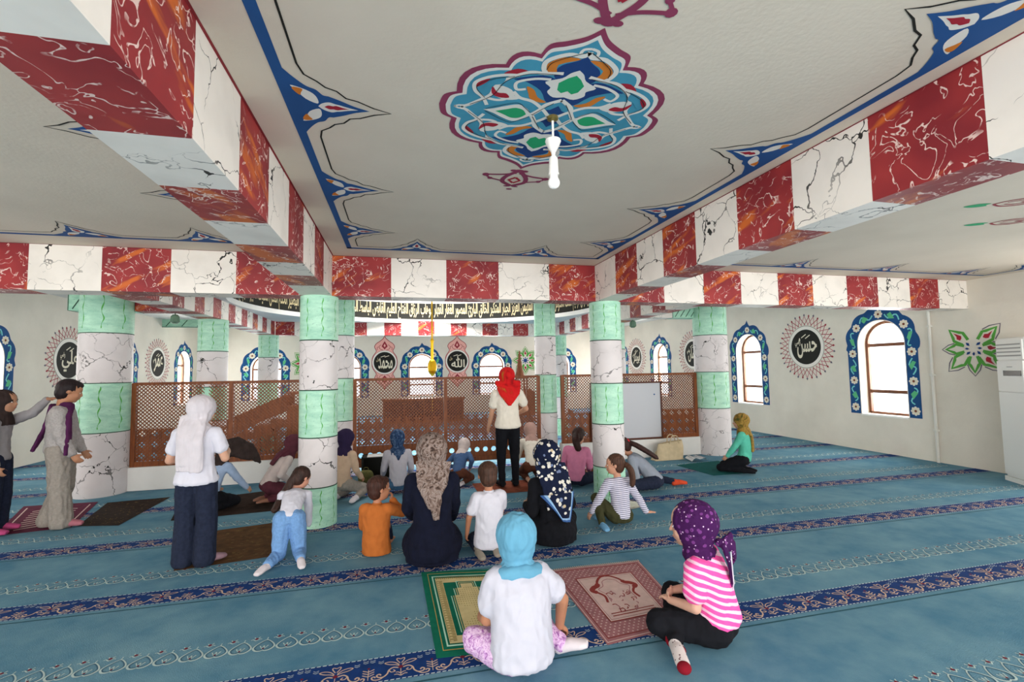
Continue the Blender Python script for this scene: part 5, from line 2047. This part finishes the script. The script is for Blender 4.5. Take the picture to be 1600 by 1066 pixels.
    if extra:
        extra(r, dict(H=H, P=P, NK=NK, HC=HC_, hh=hh, ax=ax, hf=hf, hu=hu, hs=hs, sp=sp, U=U, d=d, fwd=fwd, arms=arms, kn=kn_, an=an_, toe=toe_, vox=vox, base=base))
    return r


# ---- cloth colours
def pattern(name, base, spots, scale=40., thr=.35, rough=.9, ring=False, distort=0.):
    m, nt, b = newmat(name, base, rough, 0, .15)
    p = N(nt, 'TexCoord').outputs['Object']
    if distort:
        n1 = noise(nt, p, scale * .3, 2.)
        s = VM(nt, 'SCALE', n1.outputs[1])
        nt.nodes[-1].inputs['Scale'].default_value = distort
        p = VM(nt, 'ADD', p, s)
    c = lin(base)
    for (col, sc_, th) in spots:
        v = N(nt, 'TexVoronoi', {'Vector': p, 'Scale': sc_})
        f = M(nt, 'LESS_THAN', v.outputs['Distance'], th)
        if ring:
            f = M(nt, 'MULTIPLY', f, M(nt, 'GREATER_THAN', v.outputs['Distance'], th * .45))
        c = mix(nt, f, c, lin(col))
    if isinstance(c, bpy.types.NodeSocket):
        nt.links.new(c, b.inputs['Base Color'])
    return m


def swirl(name, cols, scale=14., distort=2.5):
    m, nt, b = newmat(name, cols[0], .85, 0, .2)
    p = N(nt, 'TexCoord').outputs['Object']
    n = N(nt, 'TexNoise', {'Vector': p, 'Scale': scale, 'Detail': 3., 'Distortion': distort})
    r = N(nt, 'ValToRGB', {0: n.outputs[0]})
    cr = r.color_ramp
    cr.elements[0].position, cr.elements[1].position = .32, .68
    cr.elements[0].color, cr.elements[1].color = lin(cols[0]), lin(cols[-1])
    for i, c in enumerate(cols[1:-1]):
        e = cr.elements.new(.32 + .36 * (i + 1) / (len(cols) - 1))
        e.color = lin(c)
    nt.links.new(r.outputs[0], b.inputs['Base Color'])
    return m


def stripes(name, c0, c1, freq, duty=.5, tilt=(0, 0, 1), off=0., wob=.0):
    m, nt, b = newmat(name, c0, .9, 0, .15)
    p = N(nt, 'TexCoord').outputs['Object']
    d = N(nt, 'VectorMath', {0: p, 1: tilt}, operation='DOT_PRODUCT').outputs['Value']
    if wob:
        n = noise(nt, p, 6., 1.)
        d = M(nt, 'ADD', d, M(nt, 'MULTIPLY', n.outputs[0], wob))
    f = M(nt, 'FRACT', M(nt, 'ADD', M(nt, 'MULTIPLY', d, freq), off))
    nt.links.new(mix(nt, M(nt, 'GREATER_THAN', f, duty), lin(c0), lin(c1)), b.inputs['Base Color'])
    return m


F_WHITE = fabric('white_cotton', (208, 207, 218), .03)
F_TEE = fabric('white_tshirt_cotton', (188, 188, 200), .03)
F_WHITE2 = fabric('cream_cotton', (226, 218, 204), .04)
F_GREY = fabric('grey_jersey', (148, 144, 146), .08)
F_FLUFF = fabric('grey_fleece', (168, 162, 160), .12, 60, .6)
F_GREYT = fabric('grey_corduroy', (150, 142, 134), .1, 50, .4)
F_BLACK = fabric('black_cotton', (20, 21, 26), .2)
F_NAVY = fabric('dark_navy_cloth', (18, 21, 38), .2)
F_NAVYT = fabric('navy_denim', (34, 40, 58), .2, 40)
F_DENIM = fabric('light_blue_denim', (112, 152, 200), .12, 60, .3)
F_JEAN = fabric('mid_blue_denim', (60, 92, 122), .15, 60, .3)
F_LBLUE = fabric('pale_blue_cotton', (150, 168, 196), .08)
F_ORANGE = fabric('burnt_orange_cotton', (178, 100, 46), .1)
F_MAROON = fabric('maroon_scarf_cloth', (86, 44, 54), .15)
F_BEIGE = fabric('pale_beige_cotton', (190, 176, 172), .07)
F_PEACH = fabric('peach_cotton', (196, 168, 144), .07)
F_TEAL = fabric('mint_teal_cotton', (88, 182, 158), .08)
F_OLIVE = fabric('olive_cloth', (62, 62, 40), .15)
F_SKYSC = fabric('sky_blue_scarf_cloth', (98, 156, 184), .06)
F_WSC = fabric('pale_grey_scarf_cloth', (202, 196, 202), .06)
F_DKBR = fabric('dark_brown_scarf_cloth', (52, 42, 40), .2)
F_BLUSC = swirl('dark_blue_scarf_cloth', [(20, 34, 62), (38, 62, 96), (86, 104, 130)], 12)
F_PINKSC = fabric('dusty_pink_scarf_cloth', (176, 142, 132), .1)
F_PINK = fabric('bubblegum_pink_cotton', (214, 132, 166), .08)
F_PSOCK = fabric('pink_sock', (190, 78, 128), .1)
F_WSOCK = fabric('white_sock', (214, 206, 210), .06)
F_GSOCK = fabric('grey_sock', (142, 134, 122), .1)
F_ORSOCK = fabric('orange_red_sock', (196, 72, 44), .15)
F_STR = stripes('navy_striped_cotton', (214, 212, 226), (58, 56, 92), 52., .68, (0, .25, 1))
F_PSTR = stripes('pink_striped_cotton', (238, 84, 160), (244, 196, 218), 25., .58, (.28, -.25, 1), 0., .03)
F_LEO = swirl('taupe_patterned_silk', [(48, 36, 32), (92, 74, 66), (128, 110, 102), (150, 136, 130), (74, 58, 52)], 13, 3.)
F_PURP = pattern('plum_floral_cloth', (62, 22, 74), [((112, 56, 122), 26, .30), ((206, 170, 206), 34, .17), ((40, 12, 44), 60, .16)], distort=.012)
F_NVSC = pattern('navy_scarf_white_shapes', (20, 28, 52), [((214, 210, 200), 19, .34), ((110, 124, 158), 12, .2), ((190, 172, 140), 10, .16)], distort=.035)
F_REDSC = swirl('red_scarf_cloth', [(150, 16, 20), (196, 22, 26), (206, 30, 30), (190, 30, 26), (170, 110, 40)], 5, 1.)
F_LILAC = swirl('lilac_floral_leggings', [(146, 88, 156), (190, 144, 196), (226, 200, 226), (170, 110, 176)], 40, 1.5)
F_GRSC = swirl('olive_gold_scarf_cloth', [(62, 70, 30), (120, 96, 40), (160, 128, 60), (96, 60, 34)], 9, 1.5)
F_PKFL = pattern('pink_purple_floral_cotton', (214, 150, 186), [((150, 70, 150), 30, .3)])
F_REDSOLE = fabric('dark_red_sock_toe', (128, 20, 36), .1)
F_CROC = fabric('light_blue_shoe', (110, 160, 196), .08)
F_TAN = fabric('brown_skirt_cloth', (86, 50, 36), .2)


def robe(wf=1., back=.16, front=.3, zt=.30):
    """long dress spreading on the floor around a seated figure"""
    def f(P, H, kn, an, sp, U):
        pr = []
        ellipsoid(pr, V((0, (front - back) / 2 * H, .08 * H)), (.185 * H * wf, (front + back) / 2 * H, .125 * H), None, 22, 12)
        smooth_tube(pr, [(V((0, -.0 * H, .02 * H)), .16 * H * wf, .13 * H), (V((0, 0, .1 * H)), .15 * H * wf, .125 * H), (sp(.25), .105 * H, .085 * H)], U)
        return pr
    return f


# 1 far left girl, arm raised
person('girl in grey sweater and dark scarf reaching to the head of the taller girl', (-4.06, 6.02), -82, 1.43, 'stand', F_GREY, F_NAVYT, skinc=(176, 128, 100),
       scarf=F_DKBR, tail=('b', [(0, 0, .35, .05, .03, .0)]), socks=F_PSOCK, armR=(.10, .05, .47), armL=(-.03, .26, .955, (-.3, 0, -1)), palmL=((0, 1, .1), (0, .2, -1), .5), head=(-8, 0), wide=True, lean=(0, 3))
# 2 tall girl in grey
def hang_scarf(r, q):
    H = q['H']
    pr = []
    smooth_tube(pr, [(q['NK'] + V((.02, .02, .0)) * H, .05 * H, .05 * H), (q['sp'](.8) + V((.085, .05, 0)) * H, .02 * H, .04 * H), (q['sp'](.4) + V((.10, .06, 0)) * H, .02 * H, .04 * H), (q['sp'](-.1) + V((.105, .05, 0)) * H, .014 * H, .05 * H)], (0, 1, 0))
    smooth_tube(pr, [(q['NK'] + V((-.02, -.03, .0)) * H, .05 * H, .05 * H), (q['sp'](.7) + V((-.05, -.075, 0)) * H, .03 * H, .02 * H), (q['sp'](.35) + V((-.06, -.11, 0)) * H, .05 * H, .014 * H), (q['sp'](.05) + V((-.06, -.16, -.02)) * H, .02 * H, .01 * H)], (1, 0, 0))
    fuse('shawl', pr, fabric('plum_shawl_cloth', (84, 38, 78), .2), q['vox'], r, 3, (.004, (20, 20, 5), 2.))


person('tall girl in fluffy grey top and wide grey trousers, dark head bowed', (-3.56, 6.12), -72, 1.54, 'stand', F_FLUFF, F_GREYT, skinc=(186, 132, 100), hair=(34, 24, 26), hairstyle='short',
       head=(10, -14), socks=fabric('rose_sock', (176, 110, 122)), armR=(.10, .08, .50), armL=(-.12, .09, .5), wide=True, bulk=1.16, legw=.92, extra=hang_scarf, foldtop=.007, an=((-.06, -.06, .045), (.06, .03, .045)), toe=((-.07, .05, .022), (.075, .14, .022)))
# 3 standing girl, white scarf
person('standing girl in pale grey headscarf, white t-shirt and dark trousers, seen from behind', (-1.68, 4.56), -6, 1.38, 'stand', F_WHITE, F_NAVYT, sleeve='short', boxy=True, wide=True, legw=.98, hem=-.04, hemflare=.02, skinc=(206, 158, 132), scarf=F_WSC,
       tail=('b', [(0, 0, .82, .075, .075, .012), (-.03, 0, .7, .05, .04, .02), (.035, 0, .85, .04, .03, .018)]), socks=fabric('grey_pink_sock', (150, 120, 130)), armL=(-.09, .13, .63, (-.6, -.5, -1)), armR=(.11, .15, .66, (.5, -.5, -1)),
       head=(-28, -14), bulk=1.04, near=True, group=None, toe=((-.06, .10, .022), (.13, .09, .022)))
# 4 child in pale blue under dark scarf
def dark_drape(r, q):
    H = q['H']
    pr = []
    smooth_tube(pr, [(q['HC'] - q['hf'] * .35 * q['hh'], .075 * H, .05 * H), (q['HC'] + V((.05, .06, .03)) * H, .11 * H, .06 * H), (q['HC'] + V((.14, .12, -.03)) * H, .10 * H, .04 * H), (q['HC'] + V((.20, .16, -.09)) * H, .05 * H, .03 * H), (q['HC'] + V((.24, .19, -.16)) * H, .01 * H, .01 * H)], (0, 1, .9))
    fuse('shawl', pr, F_DKBR, q['vox'], r, 3, (.005, (20, 20, 20), 4.))


person('child in pale blue top kneeling under a dark brown shawl', (-2.16, 6.22), -25, 1.18, 'heels', F_LBLUE, F_BLACK, lean=(6, 18), scarf=F_DKBR, head=(-10, -25), extra=dark_drape, armR=(.22, .28, .16), armL=(-.1, .2, .2), bulk=1.05)
# 5 girl in maroon scarf
person('girl in maroon scarf and pale beige top bent towards the slim left column', (-1.60, 6.50), -62, 1.25, 'heels', F_BEIGE, F_MAROON, lean=(0, 34), scarf=F_MAROON, tail=('b', [(0, 0, .42, .06, .05, .01)]), head=(-5, -20), skinc=(150, 104, 84), bulk=1.05)
# 6 crawling girl
person('girl in white top and light blue jeans on hands and knees, white socks towards us', (-.93, 4.50), 7, 1.02, 'crawl', F_WHITE, F_DENIM, lean=(4, 62), hair=(52, 34, 28), hairlen=[(-.09, .31, .44), (-.14, .20, .36)], socks=F_WSOCK, head=(-50, -25), skinc=(206, 150, 126),
       legw=1.22, kn=((-.08, -.02, .055), (.08, .0, .055)), an=((-.14, -.22, .05), (.10, -.20, .06)), toe=((-.20, -.33, .03), (.12, -.32, .03)), headoff=(0, .0, .02), armL=(-.12, .37, .03), armR=(.14, .36, .03), palmL=((0, 1, 0), (0, 0, -1), .1), palmR=((0, 1, 0), (0, 0, -1), .1), near=True)
# 7 child behind column
person('child in dark purple cap and peach top sitting behind the slim left front column', (-.70, 6.32), -35, 1.24, 'heels', F_PEACH, F_GREYT, scarf=fabric('dark_violet_cap', (46, 36, 66)), head=(-25, -5), socks=F_WSOCK, lean=(0, 5),
       kn=((-.10, .22, .06), (.12, .22, .08)), an=((-.06, -.01, .045), (.16, .02, .045)), toe=((-.05, -.12, .03), (.20, -.10, .03)), skinc=(176, 124, 96))
# 8 girl blue scarf
person('girl in dark blue scarf and light grey top sitting at the low black cabinet', (-.02, 6.55), 4, 1.32, 'cross', fabric('light_grey_jersey', (172, 168, 176), .05), F_JEAN, scarf=F_BLUSC, tail=('b', [(0, 0, .3, .05, .01, .0)]), head=(5, -14), lean=(0, 8))
# 9 boy in orange
def collar(r, q):
    pr = []
    smooth_tube(pr, [(q['NK'] - q['d'] * .01 * q['H'], .048 * q['H'], .045 * q['H']), (q['NK'] + q['d'] * .022 * q['H'], .042 * q['H'], .040 * q['H'])], q['U'])
    fuse('collar', pr, F_ORANGE if r['label'].startswith('boy in burnt') else F_WHITE, .007, r, 1)


person('boy in burnt orange top sitting on the carpet, chin on hand, head turned right', (-.20, 4.40), -12, 1.01, 'cross', F_ORANGE, F_NAVYT, hair=(60, 34, 26), hairstyle='short', head=(-58, 0), skinc=(190, 130, 98), armR=(.10, .16, .42, (1, .2, -1)), armL=(-.12, .2, .16),
       palmR=((0, -.1, 1), (-1, 0, 0), .6), bulk=1.25, legw=.66, headk=1.12, near=True, extra=collar, hem=-.2, boxy=True, lean=(0, 4), kn=((-.05, .18, .20), (.05, .18, .20)), an=((-.07, .24, .045), (.07, .24, .045)), toe=((-.07, .33, .03), (.07, .33, .03)))
# 10 woman with taupe scarf
person('woman in dark navy dress and taupe patterned headscarf sitting with her back to us', (.27, 4.10), -4, 1.45, 'heels', F_NAVY, F_NAVY, scarf=F_LEO, tail=('b', [(0, 0, .50, .105, .02, .012), (.02, 0, .68, .05, .018, .014)]), head=(14, -4), dress=robe(.97, .15, .34), toe=((-.05, -.07, .03), (.05, -.07, .03)), an=((-.065, .03, .05), (.065, .03, .05)), near=True, bulk=1.28, headk=1.24, shoulder=1.04,
       armL=(-.12, .16, .22, (-.4, -.4, -1)), armR=(.12, .16, .2, (.4, -.4, -1)))
# 11 child behind the woman
person('child in white, pink and blue top bent forward, behind the woman in taupe scarf', (.80, 6.65), -30, 1.05, 'heels', stripes('white_pink_blue_cotton', (206, 184, 184), (60, 84, 120), 1.9, .5, (0, 0, 1), .18), F_TAN, lean=(-8, 48), scarf=F_BEIGE, head=(0, -40), socks=F_WSOCK)
# 12 boy in white polo
person('boy in white polo shirt kneeling beside the woman in dark navy dress', (.76, 4.12), 8, 1.07, 'heels', F_WHITE, F_NAVYT, sleeve='short', hair=(66, 44, 34), hairstyle='short', socks=F_GSOCK, skinc=(178, 122, 92), near=True, extra=collar, head=(-6, -8), bulk=1.24, legw=.68, headk=1.12, boxy=True, hem=-.22,
       armL=(-.17, .06, .17, (-1, -.6, -.2)), armR=(.15, .18, .22), an=((-.10, -.03, .045), (.05, -.02, .045)), toe=((-.10, -.14, .03), (.03, -.13, .03)))
# 13 standing woman
person('standing woman in red scarf, white t-shirt and black trousers facing the lattice screen', (1.46, 6.38), 0, 1.60, 'stand', F_WHITE2, F_BLACK, sleeve='short', scarf=F_REDSC, tail=('b', [(0, 0, .44, .12, .012, .01)]), head=(0, -8), skinc=(196, 148, 120), armR=(.12, .17, .60, (1, -.4, -.8)), armL=(-.15, .10, .50),
       socks=F_BLACK, boxy=True, bulk=1.02, legw=.92, hem=-.02, hemflare=.014)
# 14 girl in pale pink scarf
person('girl in white top and dusty pink scarf bent forward, right of the standing woman', (1.86, 6.55), -5, 1.3, 'heels', F_WHITE2, F_TAN, lean=(4, 36), scarf=F_PINKSC, head=(0, -34), armL=(-.17, .28, .06, (-1, 0, 0)), armR=(.15, .26, .06))
# 15 woman with navy and white scarf
def sheet_tail(mats, corners, lift=.02, wide=.115, deep=.078, name='scarf_tail'):
    """triangular or four cornered scarf tail lying over the back; corners (x, t) from upper left round the bottom to upper right"""
    def f(r, q):
        H = q['H']
        mb = MB()
        n = 14
        L = [corners[0], corners[1]]
        Rr = [corners[3], corners[2]]
        def pt(u, v):
            a = (L[0][0] + (L[1][0] - L[0][0]) * v, L[0][1] + (L[1][1] - L[0][1]) * v)
            b = (Rr[0][0] + (Rr[1][0] - Rr[0][0]) * v, Rr[0][1] + (Rr[1][1] - Rr[0][1]) * v)
            x, t = a[0] + (b[0] - a[0]) * u, a[1] + (b[1] - a[1]) * u
            y = math.sqrt(max(.05, 1 - (x / (wide * 1.12)) ** 2)) * deep + lift + .006 * math.sin(9 * u + 4 * v)
            return q['sp'](t) + q['U'] * x * H - q['fwd'] * y * H
        for i in range(n):
            for j in range(n):
                u, v = (i + .5) / n, (j + .5) / n
                e = min(u, 1 - u, 1 - v) * n
                m = mats[1] if e < 1 else mats[2] if e < 2 else mats[0]
                P4 = [pt(i / n, j / n), pt((i + 1) / n, j / n), pt((i + 1) / n, (j + 1) / n), pt(i / n, (j + 1) / n)]
                mb.poly(P4, m)
                mb.poly([p + q['fwd'] * .012 for p in P4], m)
        o = mb.build(name, r, smooth=True, weld=True)
        s_ = o.modifiers.new('sub', 'SUBSURF')
        s_.levels = s_.render_levels = 1
    return f


M_SCW = fabric('scarf_white_edge', (196, 204, 214))
M_SCB = fabric('scarf_blue_edge', (60, 94, 148))
M_SCL = fabric('scarf_light_blue_edge', (140, 176, 212))
person('seated woman in black dress and navy headscarf with white shapes', (1.40, 4.24), 12, 1.43, 'cross', F_BLACK, F_BLACK, scarf=F_NVSC, tail=('b', [(0, 0, .55, .115, .09, .012), (.02, 0, .72, .06, .03, .012)]), head=(0, -6), dress=robe(.92, .14, .26), lean=(-3, 6), near=True, bulk=1.16, extra=sheet_tail((F_NVSC, M_SCB, M_SCL), [(-.125, .74), (-.0, .20), (.05, .16), (.125, .70)], .036, .125, .084),
       armL=(-.13, .14, .22), armR=(.13, .16, .2), headk=1.22)
# 16 pink shirt girl
person('girl in bubblegum pink shirt with dark hair, just left of the slim right front column', (2.34, 6.12), -22, 1.27, 'cross', F_PINK, F_NAVYT, hair=(46, 26, 22), hairlen=[(.0, -.10, .52), (.04, -.08, .40)], head=(-20, -22), lean=(4, 10), bulk=1.12)
# 17 small girl
person('small dark haired girl in pink and purple floral shirt', (2.86, 6.35), -20, 1.0, 'cross', F_PKFL, F_TAN, hair=(40, 22, 20), hairlen=[(.0, -.10, .5), (.02, -.1, .40)], head=(-30, -30), lean=(0, 20))
# 18 leaning girl with long hair
def scrunchie(r, q):
    pr = []
    c = q['HC'] - q['hf'] * .5 * q['hh'] + q['hu'] * .08 * q['hh']
    for k in range(8):
        a = 2 * PI * k / 8
        b = 2 * PI * (k + 1) / 8
        o = lambda t: c + q['hs'] * math.cos(t) * .17 * q['hh'] + q['hu'] * math.sin(t) * .17 * q['hh']
        capsule(pr, o(a), o(b), .07 * q['hh'], .07 * q['hh'], 8)
    fuse('hair_tie', pr, fabric('red_hair_tie', (206, 36, 52)), .006, r, 1)


person('girl in grey top with very long dark ponytail and red hair tie', (3.27, 5.62), 55, 1.36, 'cross', fabric('blue_grey_jersey', (142, 148, 160), .06), F_NAVYT, lean=(6, 46), hair=(54, 32, 28), hairw=1.5, hairlen=[(.04, .17, .42), (.07, .0, .30)], head=(15, -32), skinc=(186, 134, 108), extra=scrunchie,
       armL=(-.14, .30, .08), armR=(.05, .36, .10), kn=((-.20, .22, .07), (.23, .10, .07)), an=((.02, .12, .045), (.22, -.16, .045)), toe=((.14, .06, .03), (.27, -.26, .03)), socks=F_ORSOCK)
# 19 girl in stripes
person('girl in navy striped top and olive trousers leaning on her hand', (2.20, 4.50), 10, 1.12, 'cross', F_STR, F_OLIVE, hair=(74, 48, 36), hairlen=[(.11, -.08, .52), (.10, -.05, .36)], head=(58, -2), skinc=(206, 152, 124), near=True, lean=(3, 10), bulk=1.04,
       armR=(.25, -.14, .03, (1, -.3, 0)), palmR=((.9, -.3, 0), (0, 0, -1), .1), armL=(-.26, .10, .10, (-1, -.6, 0)), kn=((-.17, .14, .23), (.20, .20, .07)), an=((-.22, -.03, .045), (-.05, .2, .05)), toe=((-.24, -.13, .03), (-.15, .2, .03)), socks=F_CROC)
# 20 kneeling girl in teal
person('girl in mint green top and gold patterned scarf kneeling by the right column', (5.05, 6.14), 42, 1.25, 'heels', F_TEAL, F_BLACK, scarf=F_GRSC, tail=('b', [(.02, 0, .72, .055, .04, .012)]), head=(10, -6), skinc=(196, 146, 118), socks=F_BLACK, bulk=1.06)
def cowl(r, q):
    H, pr = q['H'], []
    c = q['NK'] - q['d'] * .012 * H
    for k in range(12):
        o = lambda i: c + q['U'] * math.cos(i * PI / 6) * .088 * H + q['fwd'] * math.sin(i * PI / 6) * .06 * H + q['d'] * (.004 * math.sin(i * 2.3) - .012 * math.sin(i * PI / 6)) * H
        capsule(pr, o(k), o(k + 1), .03 * H, .03 * H, 10)
    smooth_tube(pr, [(q['base'] + q['d'] * .02 * H, .055 * H, .05 * H), (c, .09 * H, .075 * H), (c - q['d'] * .045 * H, .135 * H, .092 * H), (c - q['d'] * .06 * H, .13 * H, .09 * H)], q['U'])
    fuse('scarf_fold', pr, F_SKYSC, .0068, r, 3, (.005, (9, 9, 26), 3.))


# 21 foreground woman in white
person('woman in white t-shirt, sky blue headscarf and lilac patterned leggings sitting in front', (.63, 2.50), 4, 1.23, 'cross', F_TEE, F_LILAC, sleeve='short', scarf=F_SKYSC, head=(0, -6), skinc=(176, 122, 92), near=True, bulk=1.46, legw=.82, headk=1.12, armk=1.25, boxy=True, hem=-.04, lean=(1, 10), socks=F_WSOCK,
       kn=((-.18, .14, .10), (.155, .15, .085)), an=((.0, .22, .045), (.21, .05, .055)), toe=((.10, .22, .03), (.30, -.01, .07)), armR=(.22, .10, .11, (1, -.3, .0)), armL=(-.13, .20, .16), palmR=((.6, .3, -.5), (-.5, 0, -.6), .7), foldtop=.0045, extra=cowl)


# 22 foreground girl in pink stripes
def knot(r, q):
    H, hh = q['H'], q['hh']
    c = q['HC'] - q['hf'] * .58 * hh - q['hu'] * .36 * hh
    pr = []
    ellipsoid(pr, c, (.12 * hh, .1 * hh, .1 * hh), q['ax'])
    a = c - V((0, .02, 0))
    smooth_tube(pr, [(a, .03 * H, .014 * H), (a + V((.0, -.03, -.09)) * H, .034 * H, .012 * H), (a + V((.02, -.03, -.18)) * H, .026 * H, .008 * H), (a + V((.035, -.01, -.26)) * H, .006 * H, .005 * H)], (1, .3, 0))
    smooth_tube(pr, [(a, .02 * H, .014 * H), (a + V((.07, -.03, -.03)) * H, .034 * H, .012 * H), (a + V((.13, -.02, -.10)) * H, .026 * H, .01 * H), (a + V((.15, .0, -.155)) * H, .006 * H, .005 * H)], (.3, 0, 1))
    smooth_tube(pr, [(a, .02 * H, .014 * H), (a + V((.07, -.02, .02)) * H, .022 * H, .012 * H), (a + V((.125, -.01, .0)) * H, .012 * H, .01 * H)], (.3, 0, 1))
    fuse('scarf_knot', pr, F_PURP, .006, r, 2)
    mb = MB()
    pp = [a + V((-.034, -.045, -.02)) * H, a + V((-.034, -.048, -.09)) * H, a + V((-.006, -.045, -.18)) * H, a + V((.03, -.022, -.262)) * H]
    mb.tube([tuple(p) for p in pp], .0035, F_WHITE, 5)
    mb.build('knot_edging', r)


def redtoes(r, q):
    for k in range(2):
        pr = []
        t, a = q['toe'][k], q['an'][k]
        ellipsoid(pr, t - (t - a).normalized() * .01, (.038, .038, .03))
        fuse('sock_toe', pr, F_REDSOLE, .006, r, 2)
        pr = []
        ellipsoid(pr, a - (t - a).normalized() * .032 - V((0, 0, .012)), (.045, .045, .042))
        fuse('sock_heel', pr, F_REDSOLE, .006, r, 2)


person('girl in pink striped t-shirt and plum floral headscarf sitting cross-legged at the front right', (1.82, 2.49), 38, 1.18, 'cross', F_PSTR, F_BLACK, sleeve='short', scarf=F_PURP, head=(8, -6), skinc=(206, 160, 138), near=True, bulk=1.46, legw=.92, armk=1.15, headk=1.24, lean=(-4, 12), hem=.10,
       socks=pattern('white_sock_dark_flecks', (206, 198, 196), [((90, 60, 66), 40, .2)]), kn=((-.20, .225, .10), (.10, .26, .12)), an=((-.17, .19, .045), (-.25, .13, .06)), toe=((-.27, .10, .035), (-.385, .04, .035)), armL=(-.13, .19, .19, (-.5, -.6, -1)), armR=(-.06, .20, .21), palmL=((.5, .8, 0), (0, .2, -1), .5), palmR=((-1, .2, 0), (0, -1, 0), .5), extra=lambda r, q: (knot(r, q), redtoes(r, q)))
